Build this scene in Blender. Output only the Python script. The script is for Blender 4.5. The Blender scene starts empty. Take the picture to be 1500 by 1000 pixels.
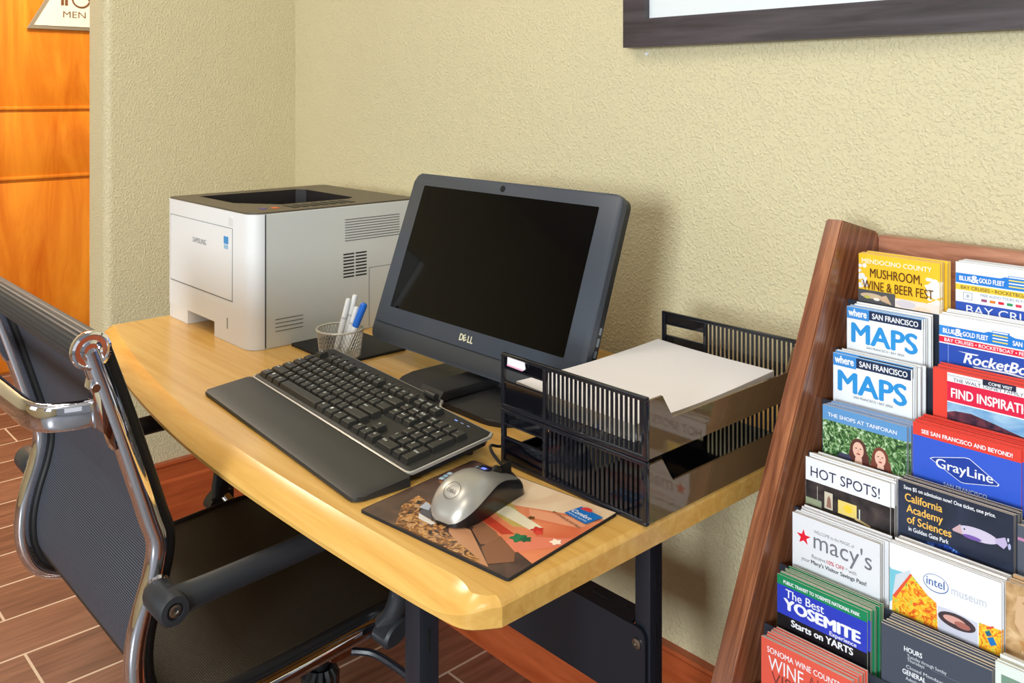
import bpy, bmesh, math, random
from mathutils import Vector, Matrix
random.seed(7)
PI = math.pi
SC = bpy.context.scene
COL = SC.collection

def lin(c):
    def f(v):
        v = v / 255.0
        return v / 12.92 if v <= 0.04045 else ((v + 0.055) / 1.055) ** 2.4
    return (f(c[0]), f(c[1]), f(c[2]), 1.0)

# ------------------------------------------------------------------ camera
cam_d = bpy.data.cameras.new('camera')
cam = bpy.data.objects.new('camera', cam_d)
COL.objects.link(cam)
cam.location = (0, 0, 1.24)
cam.rotation_euler = (PI / 2, 0, math.radians(47.45))
cam_d.sensor_width = 36.0
cam_d.lens = 36.0 * 1331 / 1500
cam_d.shift_y = -364.0 / 1500
cam_d.clip_start = 0.02
SC.camera = cam

# ------------------------------------------------------------------ world, lights, exposure
SC.view_settings.view_transform = 'Standard'
SC.view_settings.look = 'None'
SC.view_settings.exposure = 0.0
SC.view_settings.gamma = 1.0
SC.view_settings.use_curve_mapping = False

W = bpy.data.worlds.new('daylight')
SC.world = W
W.use_nodes = True
bg = W.node_tree.nodes['Background']
bg.inputs[0].default_value = (0.86, 0.93, 1.0, 1)
bg.inputs[1].default_value = 0.24

def area(name, loc, target, sx, sy, power, color):
    d = bpy.data.lights.new(name, 'AREA')
    d.shape = 'RECTANGLE'; d.size = sx; d.size_y = sy
    d.energy = power; d.color = color
    o = bpy.data.objects.new(name, d); COL.objects.link(o)
    o.location = loc
    o.rotation_euler = (Vector(target) - Vector(loc)).to_track_quat('-Z', 'Y').to_euler()
    return o

area('window_daylight', (0.75, -2.95, 1.62), (0.55, 1.0, 1.45), 0.95, 0.9, 158, (0.86, 0.94, 1.0))
area('side_window_daylight', (-2.6, -2.95, 1.62), (-2.6, 1.0, 1.2), 1.5, 1.5, 12, (0.88, 0.95, 1.0))
area('lobby_glass_daylight', (3.1, -0.9, 1.35), (0, 0.2, 1.1), 1.1, 1.9, 3.5, (0.93, 0.96, 1.0))
area('ceiling_lamp_glow', (-1.5, 0.1, 2.56), (-1.5, 0.1, 0), 0.6, 0.6, 6, (1.0, 0.93, 0.82))
area('ceiling_lamp_glow', (0.1, -0.5, 2.56), (0.1, -0.5, 0), 0.6, 0.6, 6, (1.0, 0.93, 0.82))
area('ceiling_lamp_glow', (-3.5, 0.8, 2.56), (-3.5, 0.8, 0), 0.6, 0.6, 50, (1.0, 0.88, 0.70))

# ------------------------------------------------------------------ materials
MC = {}
def nodes_of(m):
    m.use_nodes = True
    nt = m.node_tree
    return nt, nt.nodes['Principled BSDF']

def mat(name, c, rough=0.5, metal=0.0, spec=0.5, emit=0.0, coat=0.0):
    if name in MC: return MC[name]
    m = bpy.data.materials.new(name)
    nt, b = nodes_of(m)
    b.inputs['Base Color'].default_value = lin(c)
    b.inputs['Roughness'].default_value = rough
    b.inputs['Metallic'].default_value = metal
    b.inputs['Specular IOR Level'].default_value = spec
    b.inputs['Coat Weight'].default_value = coat
    if coat: b.inputs['Coat Roughness'].default_value = 0.1
    if emit:
        b.inputs['Emission Color'].default_value = lin(c)
        b.inputs['Emission Strength'].default_value = emit
    MC[name] = m
    return m

def flat(c, rough=0.35):
    return mat('print_%02x%02x%02x' % tuple(int(v) for v in c), c, rough)

def N(nt, t, **kw):
    n = nt.nodes.new(t)
    for k, v in kw.items():
        if hasattr(n, k): setattr(n, k, v)
        else: n.inputs[k].default_value = v
    return n

def ramp(nt, stops):
    r = nt.nodes.new('ShaderNodeValToRGB')
    e = r.color_ramp.elements
    while len(e) < len(stops): e.new(0.5)
    for i, (p, c) in enumerate(stops):
        e[i].position = p; e[i].color = lin(c)
    return r

def add_bump(nt, b, height, strength, dist):
    bp = nt.nodes.new('ShaderNodeBump')
    bp.inputs['Strength'].default_value = strength
    bp.inputs['Distance'].default_value = dist
    nt.links.new(height, bp.inputs['Height'])
    nt.links.new(bp.outputs[0], b.inputs['Normal'])

def wood(name, dark, light, scale, rough=0.35, bump=0.02, detail=6, coat=0.0, mid=None, spec=0.5, tilt=0.0):
    """grain stretched along the axis whose scale is smallest"""
    if name in MC: return MC[name]
    m = bpy.data.materials.new(name); nt, b = nodes_of(m)
    tc = N(nt, 'ShaderNodeTexCoord'); mp = N(nt, 'ShaderNodeMapping')
    mp.inputs['Scale'].default_value = scale
    rt = N(nt, 'ShaderNodeMapping'); rt.inputs['Rotation'].default_value = (tilt, 0, 0)
    nt.links.new(tc.outputs['Object'], rt.inputs[0]); nt.links.new(rt.outputs[0], mp.inputs[0])
    n1 = N(nt, 'ShaderNodeTexNoise'); n1.inputs['Scale'].default_value = 1.0
    n1.inputs['Detail'].default_value = detail; n1.inputs['Roughness'].default_value = 0.62
    n1.inputs['Distortion'].default_value = 0.6
    nt.links.new(mp.outputs[0], n1.inputs['Vector'])
    st = [(0.3, dark), (0.7, light)] if mid is None else [(0.28, dark), (0.5, mid), (0.72, light)]
    r = ramp(nt, st)
    nt.links.new(n1.outputs[0], r.inputs[0])
    nt.links.new(r.outputs[0], b.inputs['Base Color'])
    b.inputs['Roughness'].default_value = rough
    b.inputs['Coat Weight'].default_value = coat
    b.inputs['Specular IOR Level'].default_value = spec
    if bump: add_bump(nt, b, n1.outputs[0], 0.25, bump * 0.1)
    MC[name] = m
    return m

def wall_mat(name, c):
    m = bpy.data.materials.new(name); nt, b = nodes_of(m)
    tc = N(nt, 'ShaderNodeTexCoord')
    n1 = N(nt, 'ShaderNodeTexNoise'); n1.inputs['Scale'].default_value = 210; n1.inputs['Detail'].default_value = 2
    n1.inputs['Roughness'].default_value = 0.5
    nt.links.new(tc.outputs['Object'], n1.inputs['Vector'])
    r = N(nt, 'ShaderNodeValToRGB'); r.color_ramp.elements[0].position = 0.46; r.color_ramp.elements[1].position = 0.74
    nt.links.new(n1.outputs[0], r.inputs[0])
    b.inputs['Base Color'].default_value = lin(c)
    b.inputs['Roughness'].default_value = 0.42
    b.inputs['Specular IOR Level'].default_value = 0.4
    add_bump(nt, b, r.outputs[0], 0.55, 0.003)
    return m

def floor_mat():
    m = bpy.data.materials.new('wood_look_plank_tile'); nt, b = nodes_of(m)
    L = nt.links.new
    tc = N(nt, 'ShaderNodeTexCoord'); sp = N(nt, 'ShaderNodeSeparateXYZ')
    L(tc.outputs['Object'], sp.inputs[0])
    a1 = N(nt, 'ShaderNodeMath', operation='ADD'); a1.inputs[1].default_value = -0.565 + 0.325 + 6.5
    a2 = N(nt, 'ShaderNodeMath', operation='ADD'); a2.inputs[1].default_value = 2.209 + 0.1705 * 40
    L(sp.outputs[1], a1.inputs[0]); L(sp.outputs[0], a2.inputs[0])
    cb = N(nt, 'ShaderNodeCombineXYZ'); L(a1.outputs[0], cb.inputs[0]); L(a2.outputs[0], cb.inputs[1])
    br = N(nt, 'ShaderNodeTexBrick'); br.offset = 0.5; br.offset_frequency = 2
    br.inputs['Scale'].default_value = 1.0
    br.inputs['Brick Width'].default_value = 0.65; br.inputs['Row Height'].default_value = 0.1705
    br.inputs['Mortar Size'].default_value = 0.0032; br.inputs['Mortar Smooth'].default_value = 0.15
    br.inputs['Color1'].default_value = (0, 0, 0, 1); br.inputs['Color2'].default_value = (1, 1, 1, 1)
    br.inputs['Mortar'].default_value = (0.5, 0.5, 0.5, 1)
    L(cb.outputs[0], br.inputs['Vector'])
    mp = N(nt, 'ShaderNodeMapping'); mp.inputs['Scale'].default_value = (70, 5, 1); L(tc.outputs['Object'], mp.inputs[0])
    n1 = N(nt, 'ShaderNodeTexNoise'); n1.inputs['Scale'].default_value = 1; n1.inputs['Detail'].default_value = 5; n1.inputs['Distortion'].default_value = 0.5
    L(mp.outputs[0], n1.inputs['Vector'])
    mx = N(nt, 'ShaderNodeMath', operation='MULTIPLY_ADD'); mx.inputs[1].default_value = 0.28
    L(br.outputs[0], mx.inputs[0]); L(n1.outputs[0], mx.inputs[2])
    r = ramp(nt, [(0.30, (76, 48, 38)), (0.58, (112, 75, 58)), (0.9, (142, 100, 80))])
    L(mx.outputs[0], r.inputs[0])
    mixc = N(nt, 'ShaderNodeMixRGB'); mixc.inputs[2].default_value = lin((205, 185, 165))
    L(br.outputs['Fac'], mixc.inputs[0]); L(r.outputs[0], mixc.inputs[1])
    L(mixc.outputs[0], b.inputs['Base Color'])
    b.inputs['Roughness'].default_value = 0.42
    inv = N(nt, 'ShaderNodeMath', operation='SUBTRACT'); inv.inputs[0].default_value = 1.0; L(br.outputs['Fac'], inv.inputs[1])
    add_bump(nt, b, inv.outputs[0], 0.5, 0.002)
    return m

def mesh_cloth(name, c0, c1, scale, second='Z'):
    m = bpy.data.materials.new(name); nt, b = nodes_of(m)
    L = nt.links.new
    tc = N(nt, 'ShaderNodeTexCoord')
    ws = []
    for ax, prof in (('X', 0), ('DIAGONAL', 1)):
        w = N(nt, 'ShaderNodeTexWave'); w.wave_type = 'BANDS'; w.bands_direction = 'X' if ax == 'X' else second
        w.inputs['Scale'].default_value = scale
        w.inputs['Distortion'].default_value = 0.0
        L(tc.outputs['Object'], w.inputs['Vector']); ws.append(w)
    mu = N(nt, 'ShaderNodeMath', operation='MULTIPLY'); L(ws[0].outputs['Fac'], mu.inputs[0]); L(ws[1].outputs['Fac'], mu.inputs[1])
    r = ramp(nt, [(0.15, c0), (0.75, c1)]); L(mu.outputs[0], r.inputs[0]); L(r.outputs[0], b.inputs['Base Color'])
    b.inputs['Roughness'].default_value = 0.55
    b.inputs['Specular IOR Level'].default_value = 0.35
    add_bump(nt, b, mu.outputs[0], 0.4, 0.001)
    return m

def smoked(name, tint, gloss=0.12, body=(20, 20, 26), bodyfac=0.25):
    """tinted clear plastic: see-through body, some dark pigment, a glossy skin"""
    m = bpy.data.materials.new(name); m.use_nodes = True
    nt = m.node_tree; L = nt.links.new
    nt.nodes.remove(nt.nodes['Principled BSDF'])
    out = nt.nodes['Material Output']
    tr = N(nt, 'ShaderNodeBsdfTransparent'); tr.inputs[0].default_value = lin(tint)
    df = N(nt, 'ShaderNodeBsdfDiffuse'); df.inputs[0].default_value = lin(body)
    gl = N(nt, 'ShaderNodeBsdfGlossy'); gl.inputs['Roughness'].default_value = 0.06
    gl.inputs['Color'].default_value = (1, 1, 1, 1)
    fr = N(nt, 'ShaderNodeFresnel'); fr.inputs[0].default_value = 1.5
    m1 = N(nt, 'ShaderNodeMixShader'); m1.inputs[0].default_value = bodyfac
    L(tr.outputs[0], m1.inputs[1]); L(df.outputs[0], m1.inputs[2])
    m2 = N(nt, 'ShaderNodeMixShader'); L(fr.outputs[0], m2.inputs[0])
    L(m1.outputs[0], m2.inputs[1]); L(gl.outputs[0], m2.inputs[2])
    L(m2.outputs[0], out.inputs[0])
    return m

def noise_print(name, stops, scale, detail=5, dist=0.8):
    """a printed picture area: mottled ink"""
    if name in MC: return MC[name]
    m = bpy.data.materials.new(name); nt, b = nodes_of(m)
    tc = N(nt, 'ShaderNodeTexCoord'); mp = N(nt, 'ShaderNodeMapping'); mp.inputs['Scale'].default_value = scale
    nt.links.new(tc.outputs['Object'], mp.inputs[0])
    n1 = N(nt, 'ShaderNodeTexNoise'); n1.inputs['Scale'].default_value = 1.0
    n1.inputs['Detail'].default_value = detail; n1.inputs['Distortion'].default_value = dist
    nt.links.new(mp.outputs[0], n1.inputs['Vector'])
    r = ramp(nt, stops); nt.links.new(n1.outputs[0], r.inputs[0])
    nt.links.new(r.outputs[0], b.inputs['Base Color']); b.inputs['Roughness'].default_value = 0.35
    MC[name] = m
    return m

M_WALL = wall_mat('beige_textured_paint', (218, 206, 167))
M_WALLEND = wall_mat('beige_textured_paint_lit', (230, 222, 190))  # wall beige lightened for the light on the wall end; not assigned
M_CEIL = mat('ceiling_white', (205, 204, 200), 0.9)
M_FLOOR = floor_mat()
M_DESK = wood('maple_laminate', (204, 152, 72), (226, 180, 100), (2.5, 60, 60), 0.22, 0.0, spec=0.5)
M_RACK = wood('stained_oak', (96, 54, 36), (180, 118, 80), (120, 120, 6), 0.22, 0.01, mid=(138, 84, 56), tilt=math.radians(27.6))
M_RACKRAIL = wood('stained_oak_rail', (120, 74, 58), (206, 150, 122), (6, 60, 60), 0.35, 0.01, mid=(172, 116, 90))
M_CHERRY = wood('cherry_baseboard', (170, 76, 38), (206, 104, 58), (4, 4, 40), 0.3, 0.0)
M_DOOR = wood('orange_cherry_door', (206, 104, 14), (246, 158, 46), (1, 9, 1.6), 0.3, 0.0, detail=8)
M_CHROME = mat('polished_chrome', (236, 234, 240), 0.05, 1.0)
M_STEEL = mat('brushed_steel', (170, 165, 155), 0.3, 1.0)
M_BLK = mat('black_plastic', (26, 26, 28), 0.42)
M_BLK2 = mat('soft_black_plastic', (38, 37, 38), 0.5)
M_LEG = mat('black_powder_coat', (30, 33, 42), 0.38)
M_SLOT = mat('dark_slot', (8, 8, 9), 0.8)
M_BEZ = mat('charcoal_bezel', (62, 68, 78), 0.36)
M_CHIN = mat('charcoal_chin', (54, 56, 60), 0.45)
M_SCREEN = mat('screen_glass', (3, 3, 4), 0.08, 0.0, 0.25)
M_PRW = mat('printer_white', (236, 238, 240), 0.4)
M_PRS = mat('printer_white_side_shaded', (214, 216, 212), 0.42)  # printer white with the shade on its right side put into the colour
M_PRT = mat('printer_top_taupe', (92, 82, 68), 0.42)
M_PRD = mat('printer_recess_dark', (34, 28, 28), 0.5)
M_KEY = mat('key_black', (34, 33, 31), 0.42)
M_KEYB = mat('keyboard_black', (30, 29, 28), 0.5)
M_SILV = mat('silver_trim', (196, 192, 186), 0.3, 0.6)
M_LEGD = mat('key_legend_white', (225, 225, 220), 0.5)
M_WRIST = mat('wrist_rest_vinyl', (40, 39, 38), 0.5)
M_PAPER = mat('white_paper', (246, 241, 243), 0.7)
M_PEDGE = mat('paper_edge', (206, 194, 178), 0.8)
M_WHITE = mat('white_plastic', (240, 240, 238), 0.4)
M_NAVYPL = mat('pocket_slate_plastic', (48, 54, 66), 0.35)
M_SILVM = mat('mouse_silver', (176, 172, 164), 0.33, 0.55)
M_MOUSB = mat('mouse_black', (18, 17, 20), 0.3)
M_CLOTHB = mesh_cloth('black_woven_mesh_back', (24, 25, 30), (128, 134, 150), 105)
M_CLOTHS = mesh_cloth('black_woven_mesh_seat', (12, 11, 11), (84, 74, 54), 105, 'Y')
M_SMOKE = smoked('smoked_plastic', (140, 138, 142), body=(26, 28, 40), bodyfac=0.25)
M_SMOKEF = smoked('smoked_plastic_frame', (104, 100, 102), body=(40, 41, 48), bodyfac=0.55)
M_SMOKEL = smoked('smoked_plastic_lip', (214, 190, 158), body=(170, 134, 92), bodyfac=0.32)
M_FRAME = wood('dark_walnut_frame', (52, 44, 46), (84, 76, 80), (4, 60, 60), 0.38, 0.0)
M_MATB = mat('pale_mat_board', (232, 238, 240), 0.25)

# ------------------------------------------------------------------ mesh builder
def wmat(o):
    m = o.matrix_basis.copy()
    while o.parent:
        o = o.parent
        m = o.matrix_basis @ m
    return m

class MB:
    def __init__(s): s.bm = bmesh.new()
    def _fin(s, faces, mi):
        for f in faces: f.material_index = mi
    def box(s, x0, x1, y0, y1, z0, z1, mi=0, bev=0.0, seg=2, M=None):
        r = bmesh.ops.create_cube(s.bm, size=1.0)
        vs = r['verts']
        for v in vs:
            v.co = Vector((x0 + (v.co.x + .5) * (x1 - x0), y0 + (v.co.y + .5) * (y1 - y0), z0 + (v.co.z + .5) * (z1 - z0)))
        fs = set(f for v in vs for f in v.link_faces); s._fin(fs, mi)
        if bev:
            es = list(set(e for v in vs for e in v.link_edges))
            r2 = bmesh.ops.bevel(s.bm, geom=es, offset=bev, segments=seg, profile=0.5, affect='EDGES')
            s._fin(r2['faces'], mi)
            if M is not None:
                for v in set(v for f in r2['faces'] for v in f.verts) | set(v for v in vs if v.is_valid): v.co = M @ v.co
        elif M is not None:
            for v in vs: v.co = M @ v.co
        return s
    def prism(s, poly, h0, h1, mi=0, f=None, bev=0.0, seg=2, mi_side=None):
        """polygon in (a,b) pushed from h0 to h1; f(a,b,h) -> xyz"""
        f = f or (lambda a, b, h: (a, b, h))
        lo = [s.bm.verts.new(f(a, b, h0)) for a, b in poly]
        hi = [s.bm.verts.new(f(a, b, h1)) for a, b in poly]
        n = len(poly); fs = []
        fs.append(s.bm.faces.new(lo[::-1])); fs.append(s.bm.faces.new(hi))
        sd = [s.bm.faces.new((lo[i], lo[(i + 1) % n], hi[(i + 1) % n], hi[i])) for i in range(n)]
        s._fin(fs, mi); s._fin(sd, mi if mi_side is None else mi_side)
        if bev:
            es = list(set(e for v in hi for e in v.link_edges if e.other_vert(v) in hi))
            r2 = bmesh.ops.bevel(s.bm, geom=es, offset=bev, segments=seg, profile=0.5, affect='EDGES')
            s._fin(r2['faces'], mi)
        return s
    def grid(s, rows, mi=0, closed_u=False, closed_v=False, mifn=None):
        V = [[s.bm.verts.new(p) for p in r] for r in rows]
        nr, nc = len(V), len(V[0])
        for i in range(nr if closed_v else nr - 1):
            for j in range(nc if closed_u else nc - 1):
                a, b_, c, d = V[i][j], V[i][(j + 1) % nc], V[(i + 1) % nr][(j + 1) % nc], V[(i + 1) % nr][j]
                fc = s.bm.faces.new((a, b_, c, d))
                fc.material_index = mifn(i, j) if mifn else mi
        return V
    def tube(s, pts, r, n=12, mi=0, closed=False, caps=True, sq=None):
        """round tube along pts; sq=(a,b, up) makes an elliptical/flat section"""
        pts = [Vector(p) for p in pts]
        m = len(pts); rr = r if isinstance(r, (list, tuple)) else [r] * m
        T = []
        for i in range(m):
            a = pts[(i - 1) % m] if (closed or i > 0) else pts[0]
            b = pts[(i + 1) % m] if (closed or i < m - 1) else pts[-1]
            T.append((b - a).normalized())
        up = Vector((0, 0, 1)) if abs(T[0].z) < 0.9 else Vector((1, 0, 0))
        if sq and len(sq) > 2: up = Vector(sq[2])
        u = (up - T[0] * up.dot(T[0])).normalized()
        rows = []
        for i in range(m):
            u = (u - T[i] * u.dot(T[i])).normalized()
            w = T[i].cross(u)
            A, B = (sq[0], sq[1]) if sq else (1, 1)
            row = []
            for k in range(n):
                th = 2 * PI * k / n
                cu, cw = math.cos(th), math.sin(th)
                if sq and len(sq) > 3:
                    e = sq[3]
                    cu = math.copysign(abs(cu) ** e, cu); cw = math.copysign(abs(cw) ** e, cw)
                row.append(pts[i] + u * (cu * rr[i] * A) + w * (cw * rr[i] * B))
            rows.append(row)
        V = s.grid(rows, mi, closed_u=True, closed_v=closed)
        if caps and not closed:
            s._fin([s.bm.faces.new(V[0][::-1]), s.bm.faces.new(V[-1])], mi)
        return s
    def cyl(s, p0, p1, r, n=20, mi=0, r1=None):
        return s.tube([p0, p1], [r, r if r1 is None else r1], n, mi)
    def lathe(s, prof, c=(0, 0, 0), n=24, mi=0, M=None, mifn=None):
        """profile [(radius, height)] turned about z at c (or about M's z axis)"""
        rows = []
        for r, h in prof:
            row = []
            for k in range(n):
                th = 2 * PI * k / n
                p = Vector((max(r, 1e-5) * math.cos(th), max(r, 1e-5) * math.sin(th), h))
                row.append(M @ p if M is not None else p + Vector(c))
            rows.append(row)
        V = s.grid(rows, mi, closed_u=True, mifn=mifn)
        s._fin([s.bm.faces.new(V[0][::-1]), s.bm.faces.new(V[-1])], mi)
        return s
    def add_mesh(s, me, M=None, mi=0):
        b2 = bmesh.new(); b2.from_mesh(me)
        mp = {}
        for v in b2.verts: mp[v] = s.bm.verts.new(M @ v.co if M is not None else v.co)
        for f in b2.faces:
            try: s.bm.faces.new([mp[v] for v in f.verts]).material_index = mi
            except ValueError: pass
        b2.free()
        return s
    def build(s, name, mats, parent=None, world=False, smooth=35, loc=None, recalc=True):
        if recalc: bmesh.ops.recalc_face_normals(s.bm, faces=s.bm.faces[:])
        if parent is not None and world:
            s.bm.transform(wmat(parent).inverted())
        if loc is not None:
            s.bm.transform(Matrix.Translation(-Vector(loc)))
        me = bpy.data.meshes.new(name); s.bm.to_mesh(me); s.bm.free()
        for m in (mats if isinstance(mats, (list, tuple)) else [mats]): me.materials.append(m)
        if smooth:
            for p in me.polygons: p.use_smooth = True
            me.set_sharp_from_angle(angle=math.radians(smooth))
        o = bpy.data.objects.new(name, me); COL.objects.link(o)
        if loc is not None: o.location = loc
        if parent is not None: o.parent = parent
        return o

def tag(o, label, cat, group=None):
    o['label'] = label; o['category'] = cat
    if group: o['group'] = group
    return o
def thing(name, label, cat, loc=(0, 0, 0), rz=0, group=None):
    o = bpy.data.objects.new(name, None); COL.objects.link(o)
    o.empty_display_size = 0.05
    o.location = loc; o.rotation_euler = (0, 0, rz)
    return tag(o, label, cat, group)
def struct(o):
    o['kind'] = 'structure'; return o

TXT = {}
def text_mesh(txt, size=1.0, bold=0.0, sx=1.0, shear=0.0, align='LEFT', space=1.0):
    key = (txt, size, bold, sx, shear, align, space)
    if key in TXT: return TXT[key]
    cu = bpy.data.curves.new('lettering', 'FONT')
    cu.body = txt; cu.size = size; cu.shear = shear
    cu.align_x = align; cu.space_character = space; cu.resolution_u = 3; cu.fill_mode = 'BOTH'
    o = bpy.data.objects.new('lettering', cu); COL.objects.link(o)
    dg = bpy.context.evaluated_depsgraph_get()
    me = bpy.data.meshes.new_from_object(o.evaluated_get(dg))
    bpy.data.objects.remove(o); bpy.data.curves.remove(cu)
    if bold > 0.004:          # heavier weight: the strokes repeated side by side
        q = MB()
        for i, d in enumerate((-1, -.33, .33, 1)):
            q.add_mesh(me, Matrix.Translation((d * bold * size, 0, i * 1.2e-5)))
            if bold > .015: q.add_mesh(me, Matrix.Translation((0, d * bold * size * .6, (i + 4) * 1.2e-5)))
        q.bm.to_mesh(me); q.bm.free()
    TXT[key] = me
    return me
def text_fit(txt, width, **kw):
    """text squeezed or stretched to a given width"""
    me = text_mesh(txt, **kw)
    xs = [v.co.x for v in me.vertices]
    w = max(xs) - min(xs)
    k = width / w if w > 0 else 1
    m2 = me.copy()
    x0 = min(xs)
    for v in m2.vertices: v.co.x = (v.co.x - x0) * k
    return m2

def frame(o, x, y, n):
    """matrix with columns x,y,n and origin o"""
    x, y, n = Vector(x), Vector(y), Vector(n)
    return Matrix(((x.x, y.x, n.x, o[0]), (x.y, y.y, n.y, o[1]), (x.z, y.z, n.z, o[2]), (0, 0, 0, 1)))

def smooth_path(pts, k=6, closed=False):
    P = [Vector(p) for p in pts]; out = []
    n = len(P)
    for i in range(n if closed else n - 1):
        p0 = P[(i - 1) % n] if (closed or i > 0) else P[0]
        p1 = P[i]; p2 = P[(i + 1) % n]
        p3 = P[(i + 2) % n] if (closed or i + 2 < n) else P[-1]
        for j in range(k):
            t = j / k
            out.append(0.5 * ((2 * p1) + (-p0 + p2) * t + (2 * p0 - 5 * p1 + 4 * p2 - p3) * t * t + (-p0 + 3 * p1 - 3 * p2 + p3) * t ** 3))
    if not closed: out.append(P[-1])
    return out

def rrect(x0, x1, y0, y1, r, n=5):
    out = []
    for cx, cy, a0 in ((x1 - r, y1 - r, 0), (x0 + r, y1 - r, 90), (x0 + r, y0 + r, 180), (x1 - r, y0 + r, 270)):
        for i in range(n + 1):
            a = math.radians(a0 + 90 * i / n)
            out.append((cx + r * math.cos(a), cy + r * math.sin(a)))
    return out

# ================================================================== THE ROOM
YW = 1.34          # back wall
XL = -2.404        # left return wall
XD = -4.5          # door wall
b = MB(); b.box(-7, 3.2, -3.3, 5.0, -0.08, 0); struct(b.build('floor', M_FLOOR))
b = MB(); b.box(-0.95, 3.1, -2.95, 0.30, 0.0002, 0.007, 0, .003); struct(b.build('floor_added_carpet', noise_print('added_carpet_grey', [(0.3, (96, 98, 104)), (0.7, (128, 130, 136))], (160, 160, 160))))  # added out of view so the chrome chair rails reflect grey
b = MB(); b.box(-7, 3.2, -3.3, 5.0, 2.62, 2.72); struct(b.build('ceiling', M_CEIL))
b = MB(); b.box(XL - 0.02, 3.2, YW, YW + 0.12, 0, 2.62); struct(b.build('wall_back', M_WALL))
# return wall with a rounded (bullnose) end
r = 0.022
poly = [(XL, YW)]
for i in range(7):
    a = math.radians(0 - 90 * i / 6); poly.append((XL - r + r * math.cos(a), 0.80 + r + r * math.sin(a)))
poly += [(XL - 0.115, 0.80), (XL - 0.115, YW + 0.12), (XL - 0.02, YW + 0.12), (XL - 0.02, YW)]
b = MB(); b.prism(poly, 0, 2.62); struct(b.build('wall_left', M_WALL))
b = MB(); b.box(XD - 0.12, XD, -3.3, 5.0, 0, 2.62); struct(b.build('wall_far', M_WALL))
b = MB(); b.box(XD, XL - 0.115, 2.6, 2.72, 0, 2.62); struct(b.build('wall_passage', M_WALL))
# front wall with two window openings
b = MB()
b.box(XD, 3.2, -3.12, -3.0, 0, 0.85); b.box(XD, 3.2, -3.12, -3.0, 2.4, 2.62)
for x0, x1 in ((XD, -3.4), (-1.8, -0.25), (1.75, 3.2)): b.box(x0, x1, -3.12, -3.0, 0.85, 2.4)
struct(b.build('wall_front', M_WALL))

# baseboards
def baseboard(name, pts, h=0.262):
    b = MB()
    prof = [(0.0, 0.0), (0.016, 0.0), (0.016, h - 0.055), (0.011, h - 0.048), (0.013, h - 0.036), (0.013, h - 0.014), (0.020, h - 0.006), (0.018, h), (0.0, h)]
    (x0, y0), (x1, y1) = pts
    d = Vector((x1 - x0, y1 - y0, 0)).normalized(); nrm = Vector((d.y, -d.x, 0))
    rows = []
    for p in pts:
        rows.append([Vector((p[0], p[1], 0)) + nrm * a + Vector((0, 0, z)) for a, z in prof])
    V = b.grid(rows, 0, closed_u=True)
    b.bm.faces.new(V[0]); b.bm.faces.new(V[1][::-1])
    return struct(b.build(name, M_CHERRY, smooth=20))
baseboard('baseboard_back', [(XL + 0.02, YW), (3.2, YW)], 0.235)
baseboard('baseboard_left', [(XL, 0.80), (XL, YW)], 0.262)

# door: orange wood with horizontal grooves
b = MB()
zs = [0.0, 0.848, 1.160, 1.470 + 0.30, 2.10]
for i in range(4):
    b.box(XD + 0.001, XD + 0.035, 0.55, 1.95, zs[i] + 0.006, zs[i + 1] - 0.006, 0, 0.004)
b.box(XD + 0.001, XD + 0.027, 0.55, 1.95, 0, 2.1)
for z in zs[1:4]: b.box(XD + 0.02, XD + 0.042, 0.55, 1.95, z + 0.004, z + 0.02, 0, 0.004)
struct(b.build('door_1', M_DOOR))

# restroom sign on the door
sg = thing('restroom_sign', 'white triangular MEN sign with grey edge on the orange wooden door', 'sign', (XD + 0.042, 1.35, 1.53))
b = MB()
tri = [(1.147, 1.528), (1.553, 1.528), (1.35, 1.528 + 0.36)]
def inset(poly, k):
    cx = sum(p[0] for p in poly) / len(poly); cy = sum(p[1] for p in poly) / len(poly)
    return [(cx + (p[0] - cx) * k, cy + (p[1] - cy) * k) for p in poly]
b.prism(tri, 0, 0.008, 0, lambda a, c, h: (XD + 0.042 + h, a, c), 0.003)
b.build('backing', mat('sign_grey_edge', (150, 138, 118), 0.4, 0.2), sg, True)
b = MB(); b.prism(inset(tri, 0.86), 0.008, 0.0105, 0, lambda a, c, h: (XD + 0.042 + h, a, c))
b.build('face', mat('sign_white', (240, 234, 214), 0.4), sg, True)
b = MB()
Ms = frame((XD + 0.0532, 1.297, 1.585), (0, 1, 0), (0, 0, 1), (1, 0, 0))
b.add_mesh(text_fit('MEN', 0.098, size=0.042), Ms)
b.build('lettering', mat('sign_bronze', (120, 78, 46), 0.4), sg, True)
b = MB()
for y in (1.288, 1.305):
    b.box(XD + 0.0525, XD + 0.0545, y, y + 0.012, 1.640, 1.70)
b.box(XD + 0.0525, XD + 0.0545, 1.279, 1.326, 1.70, 1.745, 0, 0.004)
b.lathe([(0.0, 0), (0.010, 0), (0.010, 0.002), (0, 0.002)], n=14, M=frame((XD + 0.0525, 1.3025, 1.76), (0, 1, 0), (0, 0, 1), (1, 0, 0)))
arc = [(XD + 0.0535, 1.375 + 0.038 * math.cos(a), 1.673 + 0.038 * math.sin(a)) for a in [math.radians(130 + 15 * i) for i in range(15)]]
b.tube(arc, 0.004, 6)
b.tube([(XD + 0.0535, 1.366, 1.745), (XD + 0.0535, 1.370, 1.695), (XD + 0.0535, 1.400, 1.69), (XD + 0.0535, 1.418, 1.655)], 0.005, 6)
b.build('pictogram', MC['sign_bronze'], sg, True)

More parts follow.
